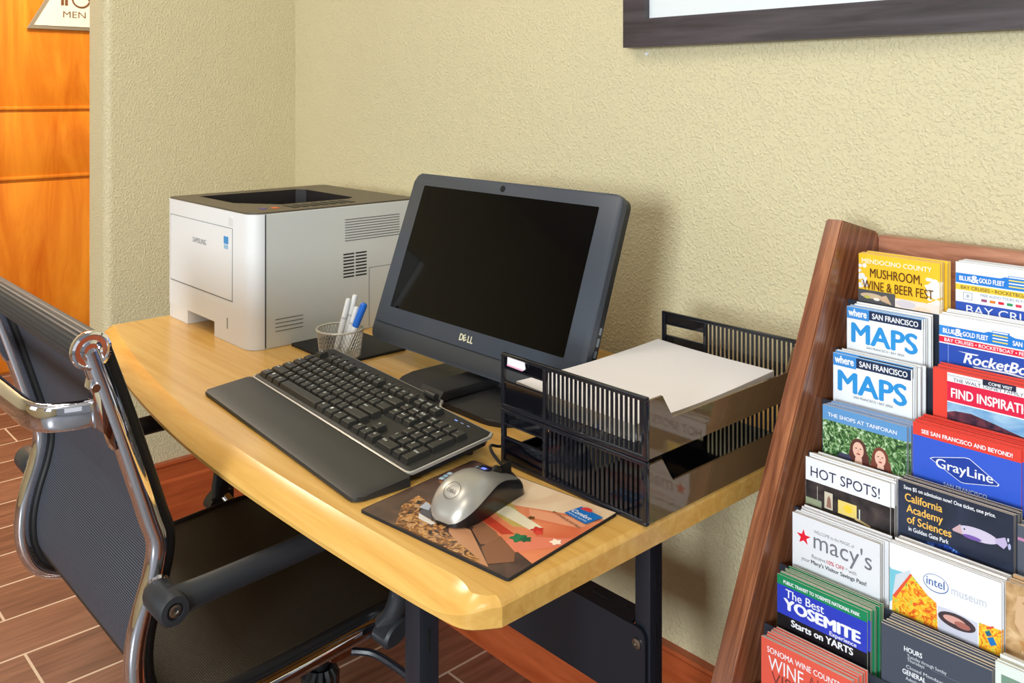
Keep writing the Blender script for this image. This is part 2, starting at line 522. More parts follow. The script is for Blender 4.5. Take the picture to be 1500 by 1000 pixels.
# ceiling lamps (light comes from the lamps set above)
for i, (x, y, where) in enumerate(((-1.5, 0.1, 'above the desk chair'), (0.1, -0.5, 'above the open floor by the rack'), (-3.5, 0.8, 'in front of the orange door'))):
    t = thing('ceiling_lamp', 'square recessed ceiling lamp ' + where, 'lamp', (x, y, 2.62), 0, 'square recessed ceiling lamps')
    b = MB()
    for q in ((-.34, .34, -.34, -.31), (-.34, .34, .31, .34), (-.34, -.31, -.31, .31), (.31, .34, -.31, .31)):
        b.box(q[0], q[1], q[2], q[3], -0.02, 0)
    b.build('trim_ring', M_WHITE, t)
    b = MB(); b.box(-.31, .31, -.31, .31, -0.006, 0); b.build('diffuser', mat('lamp_diffuser', (255, 244, 225), 0.5, emit=5.0), t)

# framed picture on the back wall
pf = thing('framed_picture', 'dark wood framed picture with pale mat high on the beige wall', 'picture', (-0.5, YW, 1.32))
b = MB()
X0, X1, Z0, Z1, fw = -1.120, 0.18, 1.325, 2.20, 0.052
def fbar(poly):
    b.prism(poly, YW - 0.028, YW - 0.001, 0, lambda a, c, h: (a, h, c))
fbar([(X0, Z0), (X1, Z0), (X1 - fw, Z0 + fw), (X0 + fw, Z0 + fw)])
fbar([(X1, Z0), (X1, Z1), (X1 - fw, Z1 - fw), (X1 - fw, Z0 + fw)])
fbar([(X1, Z1), (X0, Z1), (X0 + fw, Z1 - fw), (X1 - fw, Z1 - fw)])
fbar([(X0, Z1), (X0, Z0), (X0 + fw, Z0 + fw), (X0 + fw, Z1 - fw)])
b.build('frame', M_FRAME, pf, True, 15)
b = MB(); b.box(X0 + fw, X1 - fw, YW - 0.014, YW - 0.002, Z0 + fw, Z1 - fw); b.build('mat_board', M_MATB, pf, True)
b = MB(); b.box(X0 + .3, X1 - .3, YW - 0.0155, YW - 0.0142, Z0 + .22, Z1 - .2)
b.build('print', noise_print('abstract_print', [(0.3, (70, 90, 110)), (0.5, (150, 150, 130)), (0.7, (200, 190, 160))], (4, 4, 4)), pf, True)
b = MB(); b.lathe([(0.0, 0), (0.004, 0), (0.003, 0.003), (0.0, 0.004)], n=10, M=frame((-1.085, YW, 1.313), (1, 0, 0), (0, 0, 1), (0, -1, 0)))
tag(b.build('wall_tack', M_WHITE), 'tiny white tack stuck in the beige wall under the picture frame corner', 'tack')

# ================================================================== DESK
desk = thing('computer_desk', 'maple topped desk with bowed front edge on black steel legs', 'desk', (-1.34, 0.95, 0))
DZ = 0.74
front = smooth_path([(-2.035, 0.690, 0), (-2.020, 0.662, 0), (-1.92, 0.638, 0), (-1.71, 0.600, 0), (-1.525, 0.574, 0), (-1.352, 0.557, 0),
                     (-1.170, 0.549, 0), (-0.962, 0.551, 0), (-0.813, 0.557, 0), (-0.730, 0.563, 0), (-0.690, 0.571, 0), (-0.668, 0.600, 0)], 5)
outline = [(p.x, p.y) for p in front] + [(-0.668, 0.75), (-0.668, 1.0), (-0.668, YW - 0.012), (-2.035, YW - 0.012), (-2.035, 1.0)]
nf = len(front)
def inward(i):
    n = len(outline)
    a = Vector(outline[(i - 1) % n]); c = Vector(outline[(i + 1) % n])
    t = (c - a).normalized(); return Vector((-t.y, t.x))
rows = [[], [], [], [], [], [], [], []]
for i, p in enumerate(outline):
    if i < nf:
        s_ = min(1, (i + 1) / 6, max(.12, (nf - 2 - i) / 9)); wd = 0.006 + 0.025 * s_; dp = 0.006 + 0.017 * s_
    else: wd, dp = 0.006, 0.006
    if i >= len(outline) - 3 and i < len(outline) - 1: wd, dp = 0.003, 0.003
    nn = inward(i); P = Vector(p)
    for k in range(6):
        f_ = (0, .25, .5, .75, .92, 1.0)[k]
        q = P + nn * wd * (1 - f_)
        rows[k].append((q.x, q.y, DZ - dp * (.8 * f_ ** 1.15 + .2 * f_ ** 6)))
    rows[6].append((P.x, P.y, DZ - 0.028))
    q = P + nn * 0.004; rows[7].append((q.x, q.y, DZ - 0.031))
b = MB()
V = b.grid(rows, 0, closed_u=True)
b.bm.faces.new(V[0]); b.bm.faces.new(V[-1][::-1])
b.build('desktop', M_DESK, desk, True, 19)
# legs: slotted steel posts
def post(name, x0, y0, z0=0.0, z1=0.709, d=0.027):
    b = MB(); b.box(x0, x0 + d, y0, y0 + d, z0, z1, 0, 0.002)
    z = 0.665
    while z > 0.05:
        b.box(x0 + d - 0.001, x0 + d + 0.0004, y0 + 0.011, y0 + 0.0145, z - 0.026, z, 1)
        z -= 0.075
    o = b.build(name, [M_LEG, M_SLOT], desk, True)
    f = MB(); f.lathe([(0, 0), (0.018, 0), (0.018, 0.006), (0.008, 0.012), (0.0, 0.012)], (x0 + d / 2, y0 + d / 2, -0.0005), 16)
    f.build('foot', M_BLK, o, True)
    return o
post('leg', -0.807, 0.582); post('leg', -0.807, 0.970)
post('leg', -1.945, 0.890); post('leg', -1.945, 1.200)
for x, y0, y1, z0, z1 in ((-0.807, 0.609, 1.25, 0.672, 0.7085), (-1.945, 0.917, 1.20, 0.672, 0.7085), (-0.807, 0.609, 0.97, 0.05, 0.08), (-1.945, 0.917, 1.20, 0.05, 0.08)):
    b = MB(); b.box(x, x + 0.027, y0, y1, z0, z1, 0, 0.002); b.build('leg_brace', M_LEG, desk, True)
b = MB()
b.prism(rrect(-1.917, -0.7835, 0.402, 0.512, 0.014, 3), 0.963, 0.9675, 0, lambda a, c, h: (a, h, c))
b.box(-1.905, -0.812, 0.9675, 1.005, 0.5075, 0.512)
b.box(-0.90, -0.868, 0.985, 0.995, 0.512, 0.513, 1); b.box(-0.84, -0.832, 0.988, 0.994, 0.512, 0.5128, 1)
mp_ = b.build('modesty_panel', [M_LEG, M_SLOT], desk, True)
for x in (-0.797, -1.905):
    b = MB(); b.lathe([(0, 0), (0.0075, 0), (0.007, 0.002), (0.003, 0.003), (0.003, 0.0015), (0, 0.0015)], n=16, M=frame((x, 0.9628, 0.49), (1, 0, 0), (0, 0, 1), (0, -1, 0)))
    o = b.build('bolt', M_STEEL, mp_, True); o['label'] = 'steel bolt head'

# ================================================================== OFFICE CHAIR
ch = thing('office_chair', 'black mesh office chair with polished chrome side rails pulled up to the desk', 'chair', (-1.37, 0.62, 0))
PROF = [(.357, .937), (.375, .885), (.394, .827), (.411, .772), (.427, .718), (.4365, .684), (.431, .646), (.419, .606), (.4115, .573), (.409, .54), (.413, .507),
        (.428, .474), (.456, .454), (.50, .446), (.56, .444), (.63, .447), (.70, .452), (.77, .456), (.815, .452), (.845, .437), (.858, .412)]
XR, XLc = -1.125, -1.612
pp = smooth_path([(0, y, z) for y, z in PROF], 5)
def offs(path, d):
    out = []
    for i, p in enumerate(path):
        a = path[max(0, i - 1)]; c = path[min(len(path) - 1, i + 1)]
        t = (c - a).normalized(); out.append(Vector((0, p.y - t.z * -1 * d if False else p.y + (-t.z) * d, p.z + t.y * d)))
    return out
# tangent runs downwards then forwards; (-tz, ty) points forward on the back and up on the seat
pin = offs(pp, 0.017)
for x, nm in ((XR, 'side_rail'), (XLc, 'side_rail')):
    b = MB(); b.tube([(x, p.y, p.z) for p in pp], 0.0130, 18)
    o = b.build(nm, M_CHROME, ch, True, 60)
    sgn = -1 if x == XR else 1
    b = MB(); b.tube([(x + sgn * 0.006, p.y, p.z) for p in pin], 0.0085, 8)
    q = b.build('piping', mat('black_edge_piping', (16, 16, 17), 0.5), o, True, 60); q['label'] = 'black stitched edge piping'
nb = next(i for i, p in enumerate(pp) if p.y < .4095 and p.z < .55)
def sling(name, path, m):
    b = MB(); th = 0.004
    xs = [XLc + 0.010 + (XR - XLc - 0.020) * i / 16 for i in range(17)]
    rows = []
    for i, p in enumerate(path):
        row = []
        for x in xs:
            u = (x - (XR + XLc) / 2) / ((XR - XLc) / 2)
            row.append((x, p.y, p.z))
        rows.append(row)
    q2 = offs(path, th)
    rows2 = [[(x, p.y, p.z) for x in xs] for p in q2]
    loop = [r_ + s_[::-1] for r_, s_ in zip(rows, rows2)]
    V = b.grid(loop, 0, closed_u=True)
    n = len(xs)
    for R in (V[0], V[-1]):
        for j in range(n - 1):
            b.bm.faces.new((R[j], R[j + 1], R[2 * n - 2 - j], R[2 * n - 1 - j]))
    return b.build(name, m, ch, True, 60)
sling('backrest', pin[1:nb + 8], M_CLOTHB)
sling('seat', pin[nb + 7:], M_CLOTHS)
# rolled top of the back, ribbed, with chrome caps
RY, RZ = .357, .938
b = MB(); n = 48
rows = []
for x in (XLc - 0.004, XLc + 0.003, XR - 0.003, XR + 0.004):
    rows.append([(x, RY + (0.0205 + 0.0007 * (k % 2)) * math.cos(2 * PI * k / n), RZ + (0.0205 + 0.0007 * (k % 2)) * math.sin(2 * PI * k / n)) for k in range(n)])
V = b.grid(rows, 0, closed_u=True); b.bm.faces.new(V[0]); b.bm.faces.new(V[-1])
roll = b.build('top_roll', mat('black_ribbed_vinyl', (36, 38, 44), 0.5), ch, True, 20)
for x, s_ in ((XR + 0.004, 1), (XLc - 0.004, -1)):
    b = MB()
    b.lathe([(0, -0.004), (0.0225, -0.004), (0.0235, 0.002), (0.0225, 0.006), (0.0195, 0.007), (0.018, 0.0035), (0.0125, 0.0035), (0.012, 0.006), (0.009, 0.0065), (0.008, 0.004), (0.004, 0.004), (0.004, 0.0015), (0, 0.0015)],
            n=28, M=frame((x, RY, RZ), (0, s_, 0), (0, 0, 1), (s_, 0, 0)))
    o = b.build('end_cap', M_CHROME, roll, True, 40); o['label'] = 'chrome end cap with screw'
# chrome brace behind the back
b = MB()
yb = .305; zb = .862
path = smooth_path([(XR + 0.0, .378, zb), (XR - 0.006, .345, zb), (XR - 0.018, .318, zb), (XR - 0.045, yb, zb), (XR - 0.10, yb - .003, zb), ((XR + XLc) / 2, yb - .005, zb),
                    (XLc + 0.10, yb - .003, zb), (XLc + 0.045, yb, zb), (XLc + 0.018, .318, zb), (XLc + 0.006, .345, zb), (XLc, .378, zb)], 5)
b.tube(path, 1.0, 16, sq=(0.0165, 0.0075, (0, 0, 1), 0.6))
br = b.build('back_brace', M_CHROME, ch, True, 50)
for x in (XR, XLc):
    b = MB()
    pl = [(.362, .903), (.372, .905), (.378, .893), (.374, .885), (.3745, .876), (.383, .862), (.392, .845), (.399, .826), (.397, .815), (.388, .814), (.384, .824), (.380, .838), (.366, .846), (.363, .872), (.3665, .885), (.360, .893)]
    b.prism(pl, x - 0.009, x + 0.009, 0, lambda a, c, h: (h, a - 0.006, c), 0.002)
    b.lathe([(0, 0), (0.005, 0), (0.005, 0.003), (0, 0.003)], n=12, M=frame((x + 0.009, .361, .894), (0, 1, 0), (0, 0, 1), (1, 0, 0)))
    b.build('bracket', M_CHROME, br, True, 40)
# looped armrests
for x, s_ in ((XR, 1), (XLc, -1)):
    xa = x + s_ * 0.048
    pa = smooth_path([(xa, .432, .629), (xa, .47, .631), (xa, .56, .635), (xa, .66, .638), (xa, .722, .628), (xa, .752, .60), (xa, .766, .56), (xa, .770, .52), (xa - s_ * .006, .762, .488), (xa - s_ * .02, .755, .470)], 5)
    rr = [0.0165 + 0.0035 * math.exp(-((i) / 4.0) ** 2) for i in range(len(pa))]
    b = MB(); b.tube(pa, rr, 14, sq=(0.9, 1.0, (1, 0, 0)))
    b.lathe([(0, -0.036), (0.018, -0.036), (0.0195, -0.030), (0.0195, 0.016), (0.017, 0.020), (0.0105, 0.0205), (0.010, 0.017), (0, 0.017)], n=22, M=frame((xa, .432, .629), (0, s_, 0), (0, 0, 1), (s_, 0, 0)))
    arm = b.build('armrest', mat('armrest_black', (44, 46, 50), 0.45), ch, True, 50)
    b = MB(); b.lathe([(0, 0), (0.008, 0), (0.0075, 0.003), (0.0045, 0.0035), (0.004, 0.001), (0, 0.001)], n=16, M=frame((xa + s_ * 0.0165, .432, .629), (0, s_, 0), (0, 0, 1), (s_, 0, 0)))
    o = b.build('bolt', M_STEEL, arm, True); o['label'] = 'steel pivot bolt'
    for c0, c1, cr in (((x + s_ * 0.008, .433, .634), (x + s_ * 0.020, .433, .631), 0.0165), ((x + s_ * 0.002, .770, .462), (x + s_ * 0.024, .765, .474), 0.010)):
        b = MB(); b.cyl(c0, c1, cr, 18); o = b.build('arm_clamp', M_CHROME, arm, True); o['label'] = 'chrome clamp on the side rail'
    b = MB(); b.lathe([(0, 0), (0.021, 0), (0.021, 0.03), (0.017, 0.034), (0, 0.034)], n=18, M=frame((xa - s_ * .022, .758, .468), (0, s_, 0), (0, .5, .87), (s_, 0, 0)))
    b.build('arm_foot', MC['armrest_black'], arm, True)
# seat stretchers, mechanism, gas lift, base
b = MB()
for y in (.52, .70):
    b.tube([(XLc, y, .436), (XLc + .05, y, .425), (-1.37, y, .415), (XR - .05, y, .425), (XR, y, .436)], 1.0, 12, sq=(0.008, 0.018, (0, 0, 1), 0.6))
b.build('seat_stretcher', M_CHROME, ch, True)
b = MB(); b.box(-1.455, -1.285, .54, .72, .345, .412, 0, 0.014, 3); mech = b.build('tilt_mechanism', M_BLK, ch, True)
b = MB(); b.tube(smooth_path([(-1.29, .66, .392), (-1.20, .70, .405), (-1.155, .745, .408), (-1.12, .768, .404), (-1.03, .79, .385)], 4), 0.0055, 8)
b.build('lever', M_LEG, mech, True)
KN = Vector((-1.182, .70, .388))
b = MB()
for k in range(12):
    a = 2 * PI * k / 12
    b.tube([KN + Vector((.022 * math.cos(a), .022 * math.sin(a), -.033)), KN + Vector((.023 * math.cos(a), .023 * math.sin(a), -.004)), KN + Vector((.017 * math.cos(a), .017 * math.sin(a), .004))], 0.0055, 6)
b.lathe([(0, -.036), (.02, -.036), (.021, -.004), (.012, .002), (.012, .008), (.015, .010), (.015, .014), (.011, .016), (.011, .030), (0, .030)], KN, 24)
b.build('tension_knob', M_BLK, mech, True)
b = MB(); b.cyl(KN + Vector((0, 0, .012)), (-1.29, .66, .395), 0.007, 10); b.build('knob_rod', M_BLK, mech, True)
b = MB(); b.lathe([(0, .10), (.028, .10), (.028, .235), (.0145, .24), (.0145, .35), (0, .35)], (-1.37, .62, 0), 20); b.build('gas_lift', M_BLK, ch, True)
b = MB(); b.lathe([(0, .07), (.04, .07), (.042, .10), (.034, .125), (0, .125)], (-1.37, .62, 0), 24)
for k in range(5):
    a = 2 * PI * k / 5 + 0.35
    d = Vector((math.cos(a), math.sin(a), 0))
    c0 = Vector((-1.37, .62, 0))
    b.tube([c0 + d * .03 + Vector((0, 0, .098)), c0 + d * .16 + Vector((0, 0, .09)), c0 + d * .285 + Vector((0, 0, .072))], [0.022, 0.018, 0.013], 12, sq=(1.0, 1.2, (0, 0, 1)))
base = b.build('star_base', M_CHROME, ch, True)
for k in range(5):
    a = 2 * PI * k / 5 + 0.35
    d = Vector((math.cos(a), math.sin(a), 0)); e = Vector((-d.y, d.x, 0))
    p = Vector((-1.37, .62, 0)) + d * .277
    b = MB()
    for s_ in (-1, 1):
        b.lathe([(0, -.008), (.020, -.008), (.0245, -.004), (.0245, .004), (.020, .008), (0, .008)], n=20, M=frame(p + e * s_ * .014 + Vector((0, 0, .0245)), d, (0, 0, 1), e))
    b.box(p.x - .008, p.x + .008, p.y - .008, p.y + .008, .03, .062)
    b.build('caster', M_BLK, base, True)

# ================================================================== PRINTER
PX0, PX1, PY0, PY1, PZ0, PZ1 = -2.030, -1.628, 0.812, 1.212, 0.7405, 1.007
pr = thing('laser_printer', 'white laser printer with dark taupe top standing at the end of the desk', 'printer', ((PX0 + PX1) / 2, 1.0, DZ))
def pout(d=0.0, rf=0.030, rb=0.018):
    x0, x1, y0, y1 = PX0 + d, PX1 - d, PY0 + d, PY1 - d
    out = []
    for cx, cy, a0, r in ((x1 - rb, y1 - rb, 0, rb), (x0 + rb, y1 - rb, 90, rb), (x0 + .012, y0 + .012, 180, .012), (x1 - rf, y0 + rf, 270, rf)):
        for i in range(7):
            a = math.radians(a0 + 15 * i); out.append((cx + r * math.cos(a), cy + r * math.sin(a)))
    return out
rec = [(-1.985, .866), (-1.815, .866), (-1.725, .930), (-1.720, 1.090), (-1.738, 1.112), (-1.950, 1.116), (-1.972, 1.10)]
op = pout(0.0015)
def ring_cap(outer, inner, z, mi=0):
    from mathutils.geometry import delaunay_2d_cdt
    pts = [Vector(p) for p in outer] + [Vector(p) for p in inner]
    no, ni = len(outer), len(inner)
    ed = [(i, (i + 1) % no) for i in range(no)] + [(no + i, no + (i + 1) % ni) for i in range(ni)]
    vs, es, fs, *_ = delaunay_2d_cdt(pts, ed, [], 0, 1e-6)
    V = [b.bm.verts.new((v.x, v.y, z)) for v in vs]
    def inside(p, poly):
        c = False; n = len(poly)
        for i in range(n):
            x1, y1 = poly[i]; x2, y2 = poly[i - 1]
            if (y1 > p[1]) != (y2 > p[1]) and p[0] < (x2 - x1) * (p[1] - y1) / (y2 - y1) + x1: c = not c
        return c
    for f in fs:
        cx = sum(vs[i].x for i in f) / 3; cy = sum(vs[i].y for i in f) / 3
        if inside((cx, cy), outer) and not inside((cx, cy), inner):
            b.bm.faces.new([V[i] for i in f]).material_index = mi
# body: outline with a hand notch under the front; side shell's white is darkened for the shade on it
NX0, NX1, NZ = -1.922, -1.789, PZ0 + 0.026
b = MB()
zt = PZ1 - 0.0035
po = pout()
lo = [b.bm.verts.new((x, y, PZ0 + .030)) for x, y in po]; hi = [b.bm.verts.new((x, y, zt)) for x, y in po]
for i in range(len(po)): b.bm.faces.new((lo[i], lo[(i + 1) % len(po)], hi[(i + 1) % len(po)], hi[i]))
b.bm.faces.new(lo[::-1]); ring_cap(po, rec, zt)
# lower part in three blocks so the notch stays open
lo = [p for p in po]
b.prism([(PX0 + .0015, PY1 - .02), (PX0 + .0005, PY0 + .012), (PX0 + .004, PY0 + .004), (PX0 + .012, PY0 + .0002), (NX0, PY0 + .0002), (NX0, PY1 - .02)], PZ0, PZ0 + .0300, 0)


rp = [p for p in po if p[0] >= NX1]
# order: back right corner, then front right corner -> close on the notch side
rp_front = [p for p in rp if p[1] < 1.0]; rp_back = [p for p in rp if p[1] >= 1.0]
b.prism([(NX1, PY0)] + rp_front + rp_back + [(NX1, PY1)], PZ0, PZ0 + .0300, 0)
b.box(NX0, NX1, PY0 + .10, PY1 - .02, PZ0, PZ0 + .0300, 0)
body = b.build('body', M_PRW, pr, True, 30)
# front door outline and grooves as fine dark seams
seam = mat('panel_seam', (120, 120, 118), 0.7)
b = MB()
yF = PY0 - 0.0006
def fline(x0, z0, x1, z1, w=0.0011):
    b.box(min(x0, x1) - w / 2, max(x0, x1) + w / 2, yF, PY0 + .001, min(z0, z1) - w / 2, max(z0, z1) + w / 2)
fline(-2.012, .970, -1.706, .970); fline(-1.706, .970, -1.706, .825); fline(-2.012, .825, -1.706, .825, .0016); fline(-2.012, .97, -2.012, .825, .0006)
b.box(-1.7305, -1.7275, yF, PY0 + .001, .767, .789)
b.build('front_seam', seam, body, True)
b = MB(); b.prism(rrect(-2.010, -1.708, .827, .9685, .004, 3), PY0 - .0012, PY0 + .001, 0, lambda a, c, h: (a, h, c))
fd = b.build('front_door', M_PRW, pr, True)
b = MB(); b.add_mesh(text_fit('SAMSUNG', 0.066, size=0.0155, bold=0.006), frame((-1.892, PY0 - .0015, .9225), (1, 0, 0), (0, 0, 1), (0, -1, 0)))
b.build('lettering', mat('logo_grey', (110, 112, 118), 0.5), fd, True)
b = MB(); b.box(-1.742, -1.722, PY0 - .0018, PY0 - .001, .937, .952, 0); b.box(-1.741, -1.723, PY0 - .0018, PY0 - .001, .927, .935, 1)
o = b.build('sticker', [flat((60, 150, 215)), flat((150, 195, 225))], fd, True); o['label'] = 'small blue sticker'
b = MB(); b.prism(rrect(-1.722, -1.702, .975, .992, .003, 3), PY0 - .0012, PY0 + .001, 0, lambda a, c, h: (a, h, c)); b.build('badge', mat('badge_pale', (222, 224, 226), 0.5), pr, True)
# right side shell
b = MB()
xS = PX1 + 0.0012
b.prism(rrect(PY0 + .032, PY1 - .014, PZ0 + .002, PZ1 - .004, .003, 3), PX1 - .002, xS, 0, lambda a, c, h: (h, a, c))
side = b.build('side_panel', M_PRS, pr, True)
b = MB(); b.box(PX1 - .001, xS + .0002, PY0 + .0295, PY0 + .0315, PZ0 + .002, PZ1 - .004); b.build('side_seam', mat('side_seam_dark', (70, 72, 70), 0.7), pr, True)
def vents(y0, y1, z0, z1, n, h, m, split=None):
    b = MB()
    for k in range(n):
        z = z0 + (z1 - z0) * k / (n - 1)
        if split:
            b.box(xS - .0005, xS + .0004, y0, split - .002, z - h / 2, z + h / 2); b.box(xS - .0005, xS + .0004, split + .002, y1, z - h / 2, z + h / 2)
        else: b.box(xS - .0005, xS + .0004, y0, y1, z - h / 2, z + h / 2)
    return b.build('vent', m, side, True)
vm = mat('vent_shade', (96, 94, 88), 0.8)
vents(1.022, 1.160, .932, .976, 9, .0016, vm)
vents(1.018, 1.075, .857, .904, 8, .0030, mat('vent_dark', (40, 36, 32), 0.8), 1.046)
vents(.863, .924, .772, .795, 4, .0014, vm)
b = MB()
b.box(xS - .0003, xS + .0003, 1.081, 1.190, .8685, .8695); b.box(xS - .0003, xS + .0003, 1.081, 1.082, .744, .8695)
b.build('hatch_seam', vm, side, True)
# dark top with a sunken output tray
b = MB()
ring_cap(op, rec, PZ1)
lo = [b.bm.verts.new((x, y, zt - 0.001)) for x, y in op]; hi = [b.bm.verts.new((x, y, PZ1)) for x, y in op]
for i in range(len(op)): b.bm.faces.new((lo[i], lo[(i + 1) % len(op)], hi[(i + 1) % len(op)], hi[i]))
top = b.build('top_cover', M_PRT, pr, True, 20)
b = MB()
zr = PZ1 - 0.048
hi = [b.bm.verts.new((x, y, PZ1)) for x, y in rec]; lo = [b.bm.verts.new((x, y, zr)) for x, y in rec]
for i in range(len(rec)): b.bm.faces.new((hi[i], hi[(i + 1) % len(rec)], lo[(i + 1) % len(rec)], lo[i]))
b.bm.faces.new(lo)
b.build('output_tray', M_PRD, top, True, 0, recalc=True)
b = MB()
for k, yy in enumerate((.872, .893, .915)):
    b.tube([(-1.80 + .028 * k, yy, PZ1 - .002), (-1.90 + .03 * k, yy + .10, zr + .002)], 0.0035, 6)
b.build('rib', M_PRD, top, True)
b = MB()
b.box(-1.695, -1.676, .862, .872, PZ1 - .0005, PZ1 + .0012, 0, .0005); b.box(-1.688, -1.672, .885, .897, PZ1 - .0005, PZ1 + .0012, 1, .0005)
for k in range(7): b.box(-1.705, -1.655, .92 + .022 * k, .934 + .022 * k, PZ1 - .0005, PZ1 + .0010, 2, .0004)
b.build('control_button', [flat((92, 70, 140)), flat((226, 96, 30)), M_PRD], top, True)

# flat black pad under the pen cup
b = MB(); b.prism(rrect(-1.622, -1.440, .893, 1.045, .006, 3), DZ + .0002, DZ + .005, 0, None, .0015)
tag(b.build('desk_pad', mat('pad_black', (14, 13, 12), 0.6)), 'flat black pad lying on the desk between printer and monitor', 'pad')

# ================================================================== PEN CUP AND PENS
CX_, CY_, CZ_ = -1.478, 0.918, DZ + .0052
cup = thing('pen_cup', 'round silver wire mesh cup behind the keyboard corner', 'pen cup', (CX_, CY_, CZ_))
b = MB()
rb, rt, hc = 0.0375, 0.0435, 0.050
NW = 40
for sgn in (1, -1):
    for k in range(NW):
        pts = []
        for i in range(8):
            t = i / 7; a = 2 * PI * (k / NW + sgn * 0.09 * t); rr = rb + (rt - rb) * t
            pts.append((rr * math.cos(a), rr * math.sin(a), 0.002 + hc * t))
        b.tube(pts, 0.00055, 4, caps=False)
b.build('mesh_wall', mat('wire_silver', (190, 184, 172), 0.4, 0.7), cup)
b = MB(); b.tube([(rt * math.cos(2 * PI * k / 40), rt * math.sin(2 * PI * k / 40), hc + .002) for k in range(40)], 0.0020, 8, closed=True)
b.build('rim', mat('rim_silver', (208, 202, 190), 0.35, 0.4), cup)
b = MB(); b.lathe([(0, 0), (rb + .0008, 0), (rb + .0008, .003), (0, .003)], n=32); b.build('cup_base', MC['wire_silver'], cup)
def po_(off, dep=0.0): return (.676 * off - .737 * dep, .737 * off + .676 * dep)
pens = [(po_(-.010, .004), po_(.013, .004), .104, 0, 'white pen leaning in the wire cup, leftmost of the pens'),
        (po_(.000, .012), po_(.023, .010), .110, 0, 'tallest white pen in the wire cup, second from the left'),
        (po_(.006, .000), po_(.033, .000), .090, 0, 'short white pen in the wire cup beside the blue capped one'),
        (po_(.010, -.012), po_(.046, -.010), .102, 1, 'white pen with bright blue cap leaning in the wire cup')]
for (a0, a1), (b0, b1), L, kind, lab in pens:
    p0 = Vector((CX_ + a0, CY_ + a1, CZ_ + .0065)); p1 = Vector((CX_ + b0, CY_ + b1, CZ_ + 0.098))
    d = (p1 - p0).normalized(); p1 = p0 + d * L
    x = d.cross(Vector((0, 0, 1))).normalized(); y = d.cross(x)
    F = frame(p0, x, y, d)
    t = thing('pen', lab, 'pen', p0, 0, 'pens in the wire cup')
    rr = 0.0049 if kind == 0 else 0.0056
    cap = L * (0.99 if kind == 0 else 0.46)
    b = MB()
    if kind == 0:
        b.lathe([(0, 0), (rr * .5, .001), (rr, .010), (rr, L - .004), (rr * .85, L - .001), (rr * .5, L), (0, L)], n=16, M=F)
        b.build('barrel', M_WHITE, t, True)
        b = MB(); b.lathe([(rr, L * .62), (rr + .0003, L * .621), (rr + .0003, L * .66), (rr, L * .661)], n=16, M=F); b.build('ring', mat('pen_grey', (205, 205, 205), 0.4), t, True)
    else:
        b.lathe([(0, 0), (rr * .5, .001), (rr, .010), (rr, L - cap), (rr, L - .01), (0, L - .009)], n=16, M=F); b.build('barrel', M_WHITE, t, True)
        b = MB(); b.lathe([(rr, L - cap), (rr + .0008, L - cap + .001), (rr + .0012, L - .003), (rr * .8, L), (0, L)], n=16, M=F)
        q = b.build('cap', flat((28, 108, 214)), t, True); q['label'] = 'bright blue cap'

# ================================================================== MONITOR
WM, HM = 0.510, 0.308
p0 = Vector((-1.459, 0.9717, 0.7758)); tv = Vector((0, 0.106, 0.291)).normalized(); nv = Vector((0, -tv.z, tv.y))   # nv faces the viewer
MM = frame(p0, (1, 0, 0), tv, nv) @ Matrix.Scale(1.055, 4)
def mp(a, c, h): return MM @ Vector((a, c, h))
mo = thing('computer_monitor', 'black widescreen all in one computer tilted back on the desk', 'monitor', (-1.128, 1.0, DZ))
b = MB()
b.prism(rrect(0, WM, 0, HM, .016, 6), -0.011, 0, 0, mp, .003)
bez = b.build('bezel', M_BEZ, mo, True, 40)
b = MB(); b.prism(rrect(.002, WM - .002, .002, HM - .002, .015, 6), -0.023, -0.011, 0, mp)
b.prism(rrect(.08, WM - .09, .04, HM - .05, .03, 6), -0.050, -0.023, 0, mp, .0)
hs = b.build('back_housing', mat('housing_black', (24, 28, 34), 0.4), mo, True, 40)
b = MB(); b.prism(rrect(.034, WM - .043, .061, .286, .002, 2), -0.004, 0.0004, 0, mp)
b.build('screen', M_SCREEN, mo, True)
b = MB(); b.prism(rrect(.003, WM - .003, .002, .030, .012, 5), -0.002, 0.0016, 0, mp, .001); b.build('chin_panel', M_CHIN, bez, True)
b = MB(); b.box(.004, WM - .004, .0305, .0315, -.001, .0004, M=MM); b.build('chin_seam', M_SLOT, bez, True)
b = MB(); b.lathe([(0, 0), (.0055, 0), (.0055, .0008), (.004, .0010), (0, .0006)], n=18, M=MM @ Matrix.Translation((.246, .2965, 0))); b.build('webcam', M_SLOT, bez, True)
b = MB(); b.add_mesh(text_fit('D\u00c9LL', .0345, size=.0155, bold=.05), MM @ Matrix.Translation((.2365, .0415, .0006)))
# slanted E of the maker's mark stands free; the acute above it is not part of the word
b.bm.free(); b = MB()
for ch_, x_, w_ in (('D', 0, .0095), ('L', .0205, .0065), ('L', .0275, .0065)):
    b.add_mesh(text_fit(ch_, w_, size=.0150, bold=.045), MM @ Matrix.Translation((.2365 + x_, .0415, .0006)))
me_ = text_fit('E', .0080, size=.0135, bold=.05)
b.add_mesh(me_, MM @ Matrix.Translation((.2480, .0410, .0006)) @ Matrix.Rotation(math.radians(28), 4, 'Z'))
b.build('lettering', mat('logo_pale_gold', (214, 206, 176), 0.35), bez, True)
b = MB()
for c, l in ((.088, .012), (.105, .010), (.072, .010), (.056, .012)):
    b.box(WM - .0025, WM - .0016, c, c + l, -.020, -.015, 0, M=MM)
b.build('side_port', mat('port_grey', (120, 130, 140), 0.4), hs, True)
